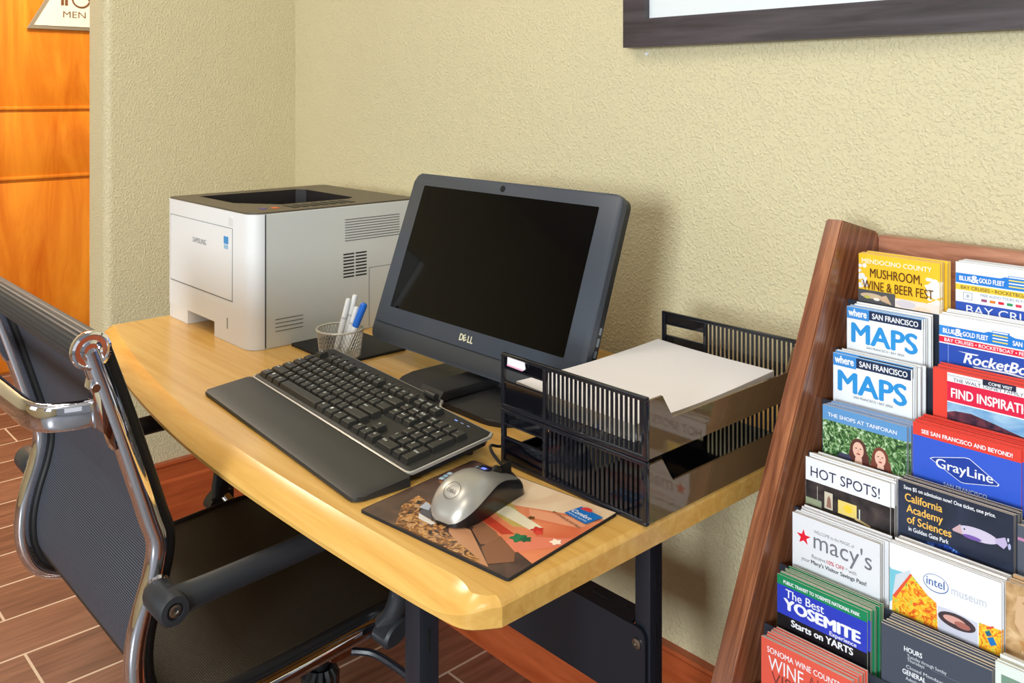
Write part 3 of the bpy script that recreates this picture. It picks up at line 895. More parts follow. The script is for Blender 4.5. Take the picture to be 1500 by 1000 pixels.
# stand: low black foot plate and a folded neck behind the screen
b = MB()
outl = rrect(-1.30, -0.985, .895, 1.19, .06, 6)
b.prism(outl, DZ + .0002, DZ + .009, 0, None, .003)
st = b.build('foot_plate', M_BLK2, mo, True)
b = MB()
nk = [(1.01, DZ + .0085), (1.16, DZ + .0085), (1.135, .92), (1.115, .95), (1.080, .95), (1.062, .86)]
b.prism(nk, -1.20, -1.06, 0, lambda a, c, h: (h, a, c), .004)
b.build('neck', M_BLK2, mo, True)
b = MB(); b.prism([(.880, DZ + .0095), (1.03, DZ + .0095), (1.03, DZ + .026), (.895, DZ + .026)], -1.190, -1.135, 0, lambda a, c, h: (h, a, c), .003)
b.build('foot_bar', M_BLK2, mo, True)

# ================================================================== KEYBOARD
KL = (-1.451, 0.727, DZ)
kb = thing('keyboard', 'black full size keyboard with silver edge and padded wrist rest on the desk', 'keyboard', KL, math.radians(-4.4))
SL = 0.135
def kz(a, c, h): return (a, c, h + SL * max(c, -.02))
def kout(d):
    w, d1, d2, xs = .508, .152, .136, .362
    return [(-d + .006, -d), (w + d - .008, -d), (w + d - .002, -d + .002), (w + d, -d + .008), (w + d, d2 + d - .008), (w + d - .006, d2 + d), (xs + d + .012, d2 + d), (xs + d + .004, d2 + d + .004), (xs + d, d1 + d - .006), (xs + d - .006, d1 + d), (-d + .008, d1 + d), (-d, d1 + d - .008), (-d, -d + .006)]
b = MB(); b.prism(kout(-.004), .0015, .011, 0, kz, 0); b.build('case', mat('case_black', (22, 20, 20), 0.4), kb)
b = MB(); b.prism(kout(.0018), .0105, .0145, 0, kz, .001); b.build('silver_rim', M_SILV, kb)
b = MB(); b.prism(kout(-.0012), .0120, .0158, 0, kz, .001); deck = b.build('deck', M_KEYB, kb)
U = 0.0213
def keyrow(ws, labs, x0=0.0):
    out = []; x = x0
    for w, l in zip(ws, labs): out.append((x, w, l)); x += w
    return out
R = {}
R[0] = keyrow([1.25, 1.25, 1.25, 6.25, 1.25, 1.25, 1.25, 1.25], ['Ctrl', '\u25A0', 'Alt', '', 'Alt', '\u25A0', '\u2261', 'Ctrl'])
R[1] = keyrow([2.25] + [1] * 10 + [2.75], ['Shift'] + list('ZXCVBNM,./') + ['Shift'])
R[2] = keyrow([1.75] + [1] * 11 + [2.25], ['Caps'] + list("ASDFGHJKL;'") + ['Enter'])
R[3] = keyrow([1.5] + [1] * 12 + [1.5], ['Tab'] + list('QWERTYUIOP[]') + ['\\'])
R[4] = keyrow([1] * 13 + [2], list('`1234567890-=') + ['Back'])
xf = [0, 2, 3, 4, 5, 6.5, 7.5, 8.5, 9.5, 11, 12, 13, 14]
R[5] = [(x, 1, l) for x, l in zip(xf, ['Esc'] + ['F%d' % k for k in range(1, 13)])]
nav = 15.3
R[0] += [(nav, 1, '\u2190'), (nav + 1, 1, '\u2193'), (nav + 2, 1, '\u2192')]
R[1] += [(nav + 1, 1, '\u2191')]
R[3] += [(nav, 1, 'Del'), (nav + 1, 1, 'End'), (nav + 2, 1, 'PgDn')]
R[4] += [(nav, 1, 'Ins'), (nav + 1, 1, 'Home'), (nav + 2, 1, 'PgUp')]
R[5] += [(nav, 1, 'PrtSc'), (nav + 1, 1, 'ScrLk'), (nav + 2, 1, 'Pause')]
npd = 18.6
R[0] += [(npd, 2, '0 Ins'), (npd + 2, 1, '. Del')]
R[1] += [(npd, 1, '1'), (npd + 1, 1, '2'), (npd + 2, 1, '3')]
R[2] += [(npd, 1, '4'), (npd + 1, 1, '5'), (npd + 2, 1, '6')]
R[3] += [(npd, 1, '7'), (npd + 1, 1, '8'), (npd + 2, 1, '9')]
R[4] += [(npd, 1, 'Num'), (npd + 1, 1, '/'), (npd + 2, 1, '*'), (npd + 3, 1, '-')]
TALL = [(0, npd + 3, 'Enter'), (2, npd + 3, '+')]
KX, KY, KP = .0115, .0055, .0198
nkey = 0
def add_key(bm_, x, y, w, d, lab):
    g = .0008; t = .0025; zt0, zt1 = .0150, .0232
    A = [(x + g, y + g), (x + w - g, y + g), (x + w - g, y + d - g), (x + g, y + d - g)]
    B = [(x + g + t, y + g + t * 1.35), (x + w - g - t, y + g + t * 1.35), (x + w - g - t, y + d - g - t * .5), (x + g + t, y + d - g - t * .5)]
    lo = [bm_.bm.verts.new(kz(a, c, zt0)) for a, c in A]; hi = [bm_.bm.verts.new(kz(a, c, zt1)) for a, c in B]
    for i in range(4): bm_.bm.faces.new((lo[i], lo[(i + 1) % 4], hi[(i + 1) % 4], hi[i]))
    f = bm_.bm.faces.new(hi)
    es = [e for e in f.edges]
    bmesh.ops.bevel(bm_.bm, geom=es, offset=.0006, segments=1, affect='EDGES')
    if lab:
        me = text_mesh(lab, size=.0052 if len(lab) > 1 else .0066, bold=.02)
        zz = zt1 + SL * (B[0][1])
        F = Matrix.Translation((B[0][0] + .0012, B[0][1], zz + .00018)) @ Matrix.Rotation(math.atan(SL), 4, 'X') @ Matrix.Translation((0, (d - g * 2 - t * 1.85) * .5, 0))
        bm_.add_mesh(me, F, 1)
keys = []
for r_ in range(6):
    y0 = KY + KP * r_ + (.004 if r_ == 5 else 0)
    for x, w, lab in R[r_]:
        keys.append((KX + x * U, y0, w * U, KP, lab))
for r_, x, lab in TALL: keys.append((KX + x * U, KY + KP * r_, U, KP * 2, lab))
keys.sort(key=lambda k: k[1] - k[0] * .5)       # the ones nearest the viewer first
rest = MB(); nrest = 0
for i, (x, y, w, d, lab) in enumerate(keys):
    if i < 100:
        b = MB(); add_key(b, x, y, w, d, lab); b.build('key', [M_KEY, M_LEGD], kb, smooth=0)
    else: add_key(rest, x, y, w, d, lab); nrest += 1
if nrest:
    o = rest.build('key_cluster', [M_KEY, M_LEGD], kb, smooth=0); o['kind'] = 'stuff'
else: rest.bm.free()
# small media buttons in a strip along the back
for k in range(13):
    x = .030 + .0255 * k; y = .1375
    b = MB()
    b.lathe([(0, 0), (.0032, 0), (.0030, .0011), (0, .0013)], n=12, M=Matrix.Translation((x, y, .0157 + SL * y)) @ Matrix.Rotation(math.atan(SL), 4, 'X'))
    b.build('media_button', M_KEY, kb); 
b = MB(); b.tube([(.325, .1445, .0205 + SL * .1445), (.352, .1445, .0205 + SL * .1445)], .0055, 12); b.build('volume_wheel', M_KEYB, kb)
for k in range(3):
    b = MB(); b.box(.430 + .015 * k, .436 + .015 * k, .1245, .1258, .0156 + SL * .125, .0162 + SL * .125)
    o = b.build('indicator_light', mat('led_blue' if k == 0 else 'led_pale', (120, 150, 255) if k == 0 else (150, 160, 210), 0.4, emit=1.2 if k == 0 else 0), kb)
for x in (.03, .47):
    b = MB(); b.box(x - .012, x + .012, .112, .120, .0005, .030, 0, .001); b.build('flip_foot', M_KEYB, kb)
# padded wrist rest, thick at the keyboard and thin at the front
b = MB()
rows = []
for t in (0.0, .004, .012, .03, .06, .085, .1):
    pass
prof = [(-.0835, .001), (-.0850, .0035), (-.0835, .0062), (-.078, .0080), (-.06, .0098), (-.03, .0130), (-.008, .0155), (-.0035, .0150), (-.0030, .001)]
for x in [-.004, -.001, .006, .012, .03] + [.06 + .036 * k for k in range(12)] + [.488, .502, .509, .514, .517]:
    e = 0
    dl = x + .004; dr = .517 - x
    e = max(0, .016 - dl) if dl < .016 else (max(0, .016 - dr) if dr < .016 else 0)
    cut = .016 - math.sqrt(max(0, .016 ** 2 - e ** 2)) if e else 0
    dropz = .0022 * (e / .016) ** 2
    rows.append([(x, max(y, -.085 + cut) if y < -.05 else y, max(.001, z - dropz)) for y, z in prof])
V = b.grid(rows, 0, closed_u=True); b.bm.faces.new(V[0]); b.bm.faces.new(V[-1])
b.build('wrist_rest', M_WRIST, kb, smooth=40)

# ================================================================== MOUSE PAD
PA = math.radians(6.3)
pad = thing('mouse_pad', 'printed mouse pad with orange room scene under the silver mouse', 'mouse pad', (-0.921, 0.599, DZ), PA)
PWD, PHT = .236, .196
b = MB(); b.prism(rrect(0, PWD, 0, PHT, .004, 3), .0002, .0030); b.build('rubber_base', mat('pad_rubber', (20, 20, 24), 0.7), pad)
INK = MB(); inks = []; zl = [.0031]
def ink(poly, m):
    if m not in inks: inks.append(m)
    zl[0] += .00003
    vs = [INK.bm.verts.new((max(.0015, min(PWD - .0015, x)), max(.0015, min(PHT - .0015, y)), zl[0])) for x, y in poly]
    INK.bm.faces.new(vs).material_index = inks.index(m)
def pr_(x0, y0, x1, y1): return [(x0, y0), (x1, y0), (x1, y1), (x0, y1)]
BROWN = noise_print('print_brown_stone', [(0.3, (62, 44, 40)), (0.6, (96, 70, 58)), (0.8, (124, 92, 70))], (30, 30, 30))
GOLD = noise_print('print_gold_street', [(0.35, (40, 32, 36)), (0.5, (150, 96, 50)), (0.6, (214, 160, 90)), (0.72, (120, 120, 140))], (110, 110, 110), 4, 1.5)
SOFA = noise_print('print_sofa', [(0.3, (128, 82, 56)), (0.7, (172, 122, 86))], (80, 80, 80))
ORANGE = noise_print('print_orange_wall', [(0.3, (214, 104, 66)), (0.7, (240, 150, 104))], (14, 14, 14))
PEACH = noise_print('print_peach_floor', [(0.3, (226, 190, 150)), (0.7, (240, 214, 180))], (16, 16, 16))
ink(pr_(0, 0, PWD, PHT), BROWN)
ink([(.0, .108), (.045, .112), (.06, .196), (.0, .196)], BROWN)
ink([(.012, .118), (.055, .100), (.10, .100), (.11, .196), (.03, .196)], SOFA)
ink([(.10, .082), (.236, .040), (.236, .196), (.06, .196), (.07, .13)], ORANGE)
ink([(.125, .128), (.236, .170), (.236, .196), (.070, .196), (.075, .175)], PEACH)
ink([(.08, .112), (.165, .0885), (.185, .1), (.12, .135)], flat((206, 176, 96)))
ink([(.095, .106), (.165, .098), (.19, .094), (.195, .108), (.13, .124)], flat((236, 222, 190)))
ink([(.085, .088), (.168, .066), (.178, .076), (.09, .1)], flat((200, 66, 42)))
ink([(.165, .118), (.225, .135), (.232, .16), (.15, .135)], flat((236, 160, 120)))
ink([(.178, .05), (.205, .045), (.236, .09), (.236, .11), (.19, .08)], flat((232, 130, 100)))
# cushions
ink([(.085, .082), (.125, .074), (.135, .058), (.105, .05), (.08, .064)], SOFA)
ink([(.128, .075), (.16, .066), (.185, .048), (.165, .034), (.135, .052)], flat((150, 102, 72)))
ink([(.17, .062), (.205, .046), (.218, .03), (.2, .008), (.17, .03)], flat((140, 92, 64)))
ink([(.10, .05), (.135, .05), (.205, .004), (.18, .003), (.12, .03)], flat((196, 140, 100)))
# red flowers and a green plant
for cx, cy, r_, c in ((.192, .100, .007, (206, 50, 40)), (.197, .096, .005, (220, 70, 54)), (.188, .072, .009, (40, 120, 76)), (.196, .075, .006, (30, 96, 60)), (.225, .092, .006, (255, 236, 214)), (.168, .118, .004, (110, 74, 30))):
    ink([(cx + r_ * math.cos(a) * (1 + .25 * math.cos(5 * a)), cy + r_ * math.sin(a) * (1 + .25 * math.cos(5 * a))) for a in [2 * PI * k / 20 for k in range(20)]], flat(c))
# night street picture at the front
ink([(.025, .072), (.05, .066), (.085, .07), (.105, .06), (.11, .03), (.19, .008), (.19, .003), (.06, .003), (.03, .04)], GOLD)
ink([(.05, .064), (.09, .062), (.098, .04), (.062, .036)], flat((86, 84, 92)))
ink([(.07, .06), (.11, .066), (.125, .048), (.095, .038)], flat((150, 170, 180)))
ink([(.06, .04), (.074, .038), (.094, .035), (.092, .029), (.07, .03)], flat((222, 216, 210)))
ink([(.045, .066), (.058, .062), (.064, .052), (.05, .05)], flat((176, 184, 196)))
# windows
def pane(poly, nx, ny, glass=(150, 196, 214)):
    ink(poly, flat((96, 60, 70)))
    (x0, y0), (x1, y1), (x2, y2), (x3, y3) = poly
    def at(u, v): return (x0 * (1 - u) * (1 - v) + x1 * u * (1 - v) + x2 * u * v + x3 * (1 - u) * v, y0 * (1 - u) * (1 - v) + y1 * u * (1 - v) + y2 * u * v + y3 * (1 - u) * v)
    for i in range(nx):
        for j in range(ny):
            e = .12
            ink([at((i + e) / nx, (j + e) / ny), at((i + 1 - e) / nx, (j + e) / ny), at((i + 1 - e) / nx, (j + 1 - e) / ny), at((i + e) / nx, (j + 1 - e) / ny)], flat(glass if (i + j) % 2 else (186, 214, 224)))
pane([(.008, .120), (.034, .124), (.028, .150), (.004, .146)], 3, 3)
pane([(.024, .160), (.052, .166), (.046, .190), (.018, .184)], 2, 2)
pane([(.054, .155), (.078, .160), (.072, .186), (.050, .182)], 3, 3, (170, 190, 226))
ink([(.036, .128), (.068, .136), (.064, .154), (.032, .150)], flat((222, 92, 60)))
# hotel mark: blue label with red sun
ink([(.190, .152), (.226, .146), (.232, .172), (.196, .178)], flat((24, 112, 190)))
ink([(.206 + .0075 * math.cos(a), .1735 + .0075 * math.sin(a)) for a in [math.radians(-10 + 20 * k) for k in range(11)]], flat((216, 64, 60)))
INK.build('printed_picture', inks, pad, smooth=0, recalc=False)
b = MB()
zt_ = zl[0] + .0001
Rl = Matrix.Rotation(math.radians(-10), 4, 'Z')
b.add_mesh(text_fit('Comfort', .031, size=.0105, bold=.02, shear=.25), Matrix.Translation((.1935, .1605, zt_)) @ Rl)
b.add_mesh(text_fit('INNS & SUITES', .031, size=.0036), Matrix.Translation((.1925, .1550, zt_)) @ Rl)
b.build('white_lettering', mat('ink_white', (244, 244, 244), 0.5), pad)
b = MB(); b.add_mesh(text_fit('BY CHOICE HOTELS', .050, size=.0046, bold=.02), Matrix.Translation((.178, .1445, zt_)) @ Matrix.Rotation(math.radians(-14), 4, 'Z'))
b.build('black_lettering', mat('ink_black', (36, 24, 24), 0.5), pad)

# ================================================================== MOUSE
ms = thing('computer_mouse', 'silver and black corded mouse sitting on the printed mouse pad', 'mouse', (-0.834, 0.710, DZ + .0034), math.radians(10))
NT, NA = 26, 32
LM, WMs, HMs = .132, .074, .041
rows = []
def mouse_sec(t):
    """half width and height along the length, t=0 palm end, 1 button end"""
    if t < .40: hw = .0375 * max(0.0, 1 - (1 - t / .40) ** 2.6) ** (1 / 2.4)
    else: hw = .0375 - .0105 * ((t - .40) / .6) ** 1.3
    if t > .90: hw *= max(.02, 1 - ((t - .90) / .10) ** 2.6) ** .5
    if t < .42: h = .042 * max(0.0, 1 - (1 - t / .42) ** 2.3) ** .55
    else: h = .042 - .025 * (.5 - .5 * math.cos(PI * min(1, (t - .42) / .62)))
    if t > .93: h *= max(.05, 1 - ((t - .93) / .07) ** 2) ** .5
    return max(hw, .009 if t < .5 else .004), max(h, .0085 if t < .5 else .004)
NS_, NTOP = 8, 20
for i in range(NT + 1):
    t = .004 + .996 * (i / NT) ** 1.15
    hw, h = mouse_sec(t)
    y = -LM / 2 + LM * t
    A = math.radians(13 + 42 * min(1, max(0, t - .02) / .75) ** .8)     # where the silver shell ends on the side
    angs = [A * k / NS_ for k in range(NS_)] + [A + (PI - 2 * A) * k / NTOP for k in range(NTOP + 1)] + [PI - A + A * (k + 1) / NS_ for k in range(NS_)]
    row = []
    for a in angs:
        c, s_ = math.cos(a), math.sin(a)
        x = hw * math.copysign(abs(c) ** .7, c); z = .0015 + h * abs(s_) ** .8
        tuck = 1 - .20 * max(0, 1 - a / max(A, .01) if a < A else (1 - (PI - a) / max(A, .01) if a > PI - A else 0)) * math.sin(PI * t)
        row.append((x * tuck, y, z))
    if i == 0: rows.append([(x, y, min(z, .0045)) for x, y, z in row])
    rows.append(row)
def shell(i, j): return 1 if (j < NS_ or j >= NS_ + NTOP) else 0
NA = 2 * NS_ + NTOP
b = MB()
V = b.grid(rows, 0, mifn=lambda i, j: shell(i, j))
b.bm.faces.new(V[0]).material_index = 1
b.bm.faces.new(V[-1][::-1]).material_index = 1
bot = [V[i][0] for i in range(NT + 2)] + [V[i][NA] for i in range(NT + 1, -1, -1)]
b.bm.faces.new(bot).material_index = 1
# split top shell and dark sides into two parts
import copy as _c
me_all = bpy.data.meshes.new('tmp'); bmesh.ops.recalc_face_normals(b.bm, faces=b.bm.faces[:]); b.bm.to_mesh(me_all); b.bm.free()
def keep(mi, name, m, grow=0.0):
    q = MB(); q.bm.from_mesh(me_all)
    bmesh.ops.delete(q.bm, geom=[f for f in q.bm.faces if f.material_index != mi], context='FACES')
    if grow:
        q.bm.normal_update()
        for v in q.bm.verts: v.co += v.normal * grow
    for f in q.bm.faces: f.material_index = 0
    return q.build(name, m, ms, smooth=60, recalc=False)
top_sh = keep(0, 'top_shell', M_SILVM); keep(1, 'side_grip', M_MOUSB)
Mlg = Matrix.Translation((.000, -.0475, .0345)) @ Matrix.Rotation(math.radians(36), 4, 'X')
b = MB(); b.tube([Mlg @ Vector((.0108 * math.cos(2 * PI * k / 32), .0108 * math.sin(2 * PI * k / 32), 0)) for k in range(32)], .0004, 5, closed=True)
b.add_mesh(text_fit('DELL', .0135, size=.006, bold=.02), Mlg @ Matrix.Translation((-.0066, -.0024, .0002)))
lg = b.build('logo', mat('logo_dark_grey', (96, 92, 88), 0.5), top_sh)
b = MB(); b.box(-.008, .008, .004, .018, .0375, .0418, 0, .001); dp = b.build('display_window', mat('mouse_display', (16, 16, 44), 0.2), ms)
b = MB(); b.box(-.001, .005, .007, .011, .0416, .0421); o = b.build('blue_light', mat('mouse_led', (90, 110, 255), 0.4, emit=1.5), dp); o['label'] = 'lit blue indicator'
b = MB(); b.lathe([(0, -.0035), (.009, -.0035), (.0105, -.002), (.0105, .002), (.009, .0035), (0, .0035)], n=22, M=frame((0, .034, .026), (0, 1, 0), (0, 0, 1), (1, 0, 0))); b.build('scroll_wheel', M_MOUSB, ms)
b = MB(); b.box(-.0003, .0003, .030, .0655, .012, .0335); b.build('button_gap', M_SLOT, ms)
b = MB()
cpts = [(-.845, .772, .752), (-.850, .785, .750), (-.868, .795, .748), (-.893, .798, .753), (-.912, .800, .762), (-.923, .810, .764), (-.9245, .830, .757), (-.925, .90, .7445), (-.926, 1.10, .7425), (-.930, 1.28, .7425)]
b.tube(smooth_path(cpts, 6), .0021, 8)
b.bm.transform(wmat(ms).inverted())
b.build('cord', M_MOUSB, ms)

# ================================================================== LETTER TRAYS
TX0, TX1, TY0, TY1 = -.916, -.665, .820, 1.174
def letter_tray(zb, label, sticker=False):
    h = .074
    t = thing('letter_tray', label, 'letter tray', ((TX0 + TX1) / 2, (TY0 + TY1) / 2, zb), 0, 'stacked smoked plastic letter trays')
    def panel(y0, y1, outer):
        b = MB(); th = y1 - y0
        ym0, ym1 = y0 + th * .35, y1 - th * .35
        # rim and posts
        b.box(TX0, TX1, y0, y1, zb + h - .0055, zb + h, 1, .0012); b.box(TX0, TX1, y0, y1, zb, zb + .0065, 1, .0012)
        b.box(TX0, TX0 + .0065, y0, y1, zb + .005, zb + h - .004, 1, .001); b.box(TX1 - .0075, TX1, y0, y1, zb + .005, zb + h - .004, 1, .001)
        xd = TX0 + .083
        b.box(xd - .0028, xd + .0028, y0, y1, zb + .005, zb + h - .004, 1, .001)
        # left field: two thin plates with an open window between
        b.box(TX0 + .006, xd - .002, ym0, ym1, zb + .055, zb + h - .005, 0); b.box(TX0 + .006, xd - .002, ym0, ym1, zb + .006, zb + .036, 0)
        for z in (.0545, .0355): b.box(TX0 + .006, xd - .002, y0 + .0008, y1 - .0008, zb + z - .0011, zb + z + .0011, 1)
        # right field: upright slats
        n = 21; xa, xb = xd + .0035, TX1 - .0085; p = (xb - xa) / n
        for k in range(n):
            b.box(xa + p * k + p * .50, xa + p * (k + 1), (y0 + y1) / 2 - .0007, (y0 + y1) / 2 + .0007, zb + .006, zb + h - .005, 1)
        o = b.build('side_panel', [M_SMOKE, M_SMOKEF], t, True)
        return o
    sp = panel(TY0, TY0 + .006, True); panel(TY1 - .006, TY1, False)
    b = MB(); b.box(TX0 + .004, TX1 - .002, TY0 + .005, TY1 - .005, zb + .004, zb + .0065); b.build('tray_floor', M_SMOKEF, t, True)
    b = MB(); z1, z2 = zb + .070, zb + .040
    pl = [(TY0 + .006, zb + .002), (TY1 - .006, zb + .002), (TY1 - .006, z1), (TY1 - .030, z1), (TY1 - .050, z2), (TY0 + .050, z2), (TY0 + .030, z1), (TY0 + .006, z1)]
    b.prism(pl, TX1 - .0032, TX1, 0, lambda a, c, h_: (h_, a, c)); b.build('front_lip', M_SMOKEL, t, True)
    b = MB(); b.box(TX0, TX0 + .003, TY0 + .006, TY1 - .006, zb + .002, zb + .018); b.build('back_lip', M_SMOKE, t, True)
    if sticker:
        b = MB(); pl = [(-.901, zb + .071), (-.868, zb + .0705), (-.8665, zb + .062), (-.872, zb + .0585), (-.9015, zb + .0595)]
        b.prism(pl, TY0 - .0012, TY0 - .0002, 0, lambda a, c, h_: (a, h_, c)); q = b.build('sticker', mat('pale_label', (238, 232, 238), 0.5), sp, True); q['label'] = 'worn white and pink paper sticker'
        b = MB(); b.prism([(-.872, zb + .0585), (-.9015, zb + .0595), (-.9015, zb + .0615), (-.870, zb + .0605)], TY0 - .0016, TY0 - .0012, 0, lambda a, c, h_: (a, h_, c)); b.build('sticker_band', mat('pink_edge', (226, 160, 188), 0.5), sp, True)
    return t
letter_tray(DZ + .0004, 'lower smoked black letter tray standing empty on the desk')
letter_tray(DZ + .0752, 'upper smoked black letter tray holding a ream of white paper', True)
# paper lying in the upper tray, its outer corners slightly lifted
b = MB()
px0, px1, py0, py1 = -.9085, -.701, .842, 1.150
rows = []
NXp, NYp = 14, 18
zb_ = DZ + .0752 + .0072
def ztop(u, v): return .0175 + .006 * (abs(v - .45) ** 1.6) * 2.0 + .004 * (1 - u) ** 3
for j in range(NYp + 1):
    v = j / NYp
    rows.append([(px0 + (px1 - px0) * i / NXp, py0 + (py1 - py0) * v, zb_ + ztop(i / NXp, v)) for i in range(NXp + 1)])
V = b.grid(rows, 0)
V2 = b.grid([[(x, y, zb_) for x, y, z in r_] for r_ in rows], 1)
for j in range(NYp):
    for c in (0, NXp): b.bm.faces.new((V[j][c], V[j + 1][c], V2[j + 1][c], V2[j][c])).material_index = 1
for i in range(NXp):
    for c in (0, NYp): b.bm.faces.new((V[c][i], V[c][i + 1], V2[c][i + 1], V2[c][i])).material_index = 1
tag(b.build('paper_ream', [M_PAPER, M_PEDGE]), 'white printer paper lying in the upper smoked letter tray', 'paper')

# ================================================================== BROCHURE RACK
rk = thing('brochure_rack', 'slanted brown wooden brochure rack standing against the wall beside the desk', 'brochure rack', (-.2, 1.1, 0))
RX0, RX1 = -.630, .42
side_poly = [(1.166, 1.067), (1.268, 1.041), (1.300, .96), (1.300, .004), (.612, .004)]
for x, nm in ((RX0, 'side_board'), (RX1 - .025, 'side_board')):
    b = MB(); b.prism(side_poly, x, x + .025, 0, lambda a, c, h: (h, a, c)); 
    bmesh.ops.bevel(b.bm, geom=b.bm.edges[:], offset=.002, segments=2, affect='EDGES')
    b.build(nm, M_RACK, rk, True, 30)
b = MB(); b.box(RX0 + .025, RX1 - .025, 1.268, 1.288, .10, 1.036, 0, .002); b.build('back_board', M_RACKRAIL, rk, True)
b = MB(); b.box(RX0 + .025, RX1 - .025, .66, 1.268, .02, .05); b.box(RX0 + .025, RX1 - .025, .64, .66, .02, .16); b.build('bottom_board', M_RACK, rk, True)
TIER = [(1.180 - .0347 * k, 1.023 - .060 * k) for k in range(9)]
for k, (y, z) in enumerate(TIER):
    b = MB(); z1 = z - .064; y1 = y - .0012
    b.box(RX0 + .026, RX1 - .026, y1 - .0022, y1, z - .236, z1, 0, .0006)
    b.box(RX0 + .026, RX1 - .026, y1, y1 + .0300, z - .236, z - .233, 0)
    b.build('pocket_plate', M_NAVYPL, rk, True)

# ---------------------------------------------------------------- printed covers
BW, BH = .108, .228
def cover_layers(spec, w, kv=1.0):
    """returns [(name, mesh, mats)] of thin print layers lying on the cover"""
    P = MB(); mats = []; texts = {}; z = 0
    def M_(c):
        m = c if not isinstance(c, tuple) else flat(c)
        if m not in mats: mats.append(m)
        return mats.index(m)
    def put(poly, c):
        nonlocal z
        z += 1
        d = -.00004 - .000035 * z
        vs = [P.bm.verts.new((min(.9985, max(.0015, u)) * w, d, BH - max(.002, v * kv) * w)) for u, v in poly]
        f = P.bm.faces.new(vs); f.material_index = M_(c)
        f.normal_update()
        if f.normal.y > 0: f.normal_flip()
    for s_ in spec:
        k = s_[0]
        if k == 'r': put([(s_[1], s_[2]), (s_[3], s_[2]), (s_[3], s_[4]), (s_[1], s_[4])], s_[5])
        elif k == 'p': put(s_[1], s_[2])
        elif k == 'e':
            _, cu, cv, ru, rv, c = s_
            put([(cu + ru * math.cos(2 * PI * i / 22), cv + rv * math.sin(2 * PI * i / 22)) for i in range(22)], c)
    zt = -.00004 - .000035 * (z + 2)
    for s_ in spec:
        if s_[0] != 't': continue
        _, txt, u, v, wid, size, col = s_[:7]
        kw = s_[7] if len(s_) > 7 else {}
        me = text_fit(txt, wid * w, size=size * w * kv, **kw)
        texts.setdefault(col, MB()).add_mesh(me, frame((u * w, zt, BH - v * w * kv), (1, 0, 0), (0, 0, 1), (0, -1, 0)))
    out = []
    if mats: out.append(('cover_print', P, mats))
    else: P.bm.free()
    for col, q in texts.items(): out.append(('lettering', q, [flat(col)]))
    return out

def brochure_mesh(w, t, cover, name='brochure'):
    b = MB(); b.box(0, w, 0, t, 0, BH)
    for f in b.bm.faces:
        f.normal_update()
        f.material_index = 0 if abs(f.normal.y) > .5 else 1
    return b

WHT, BLK_, NAV = (236, 238, 243), (24, 24, 28), (30, 44, 84)
B_ = dict(bold=.025); X_ = dict(bold=.045)
def blobs(seed, u0, u1, v0, v1, n, r, c):
    rg = random.Random(seed)
    return [('e', rg.uniform(u0, u1), rg.uniform(v0, v1), r * rg.uniform(.6, 1.3), r * rg.uniform(.5, 1.1), c) for _ in range(n)]
LEAF = noise_print('print_foliage', [(0.34, (22, 44, 30)), (0.46, (60, 104, 54)), (0.56, (120, 160, 100)), (0.66, (206, 224, 196))], (110, 110, 90), 5, 3.0)
REEF = noise_print('print_reef', [(0.35, (20, 28, 58)), (0.55, (34, 70, 160)), (0.66, (120, 170, 236))], (120, 120, 120), 4, 1.8)
CHIP = noise_print('print_chip', [(0.36, (226, 90, 40)), (0.48, (244, 178, 40)), (0.6, (240, 214, 70)), (0.7, (120, 170, 80))], (130, 130, 130), 3, 2.0)
INTER = noise_print('print_interior', [(0.35, (38, 34, 36)), (0.6, (70, 62, 62)), (0.75, (96, 84, 74))], (40, 40, 40))
TAN = noise_print('print_old_map', [(0.35, (150, 112, 70)), (0.55, (196, 158, 112)), (0.7, (222, 190, 148))], (50, 50, 50))
SKY = noise_print('print_blue_sky', [(0.35, (70, 140, 200)), (0.7, (180, 216, 236))], (20, 20, 60))
HILL = noise_print('print_headland', [(0.35, (44, 34, 54)), (0.7, (122, 62, 76))], (90, 90, 90))
NIGHT = noise_print('print_deep_sea', [(0.35, (34, 40, 56)), (0.7, (52, 62, 84))], (20, 20, 20))

def person_print(cu, cv, s, hair, skin):
    out = []
    out.append(('e', cu, cv + .02 * s, .095 * s, .13 * s, hair))
    out.append(('p', [(cu - .10 * s, cv + .03 * s), (cu - .13 * s, cv + .22 * s), (cu + .15 * s, cv + .22 * s), (cu + .11 * s, cv + .03 * s)], hair))
    out.append(('p', [(cu - .03 * s, cv + .09 * s), (cu - .05 * s, cv + .2 * s), (cu + .05 * s, cv + .2 * s), (cu + .04 * s, cv + .09 * s)], skin))
    out.append(('e', cu, cv + .015 * s, .062 * s, .088 * s, skin))
    for d in (-.024, .026): out.append(('e', cu + d * s, cv - .002 * s, .011 * s, .006 * s, (70, 46, 40)))
    out.append(('e', cu + .001 * s, cv + .024 * s, .006 * s, .012 * s, (206, 150, 128)))
    out.append(('e', cu + .002 * s, cv + .055 * s, .022 * s, .009 * s, (176, 70, 74)))
    return out

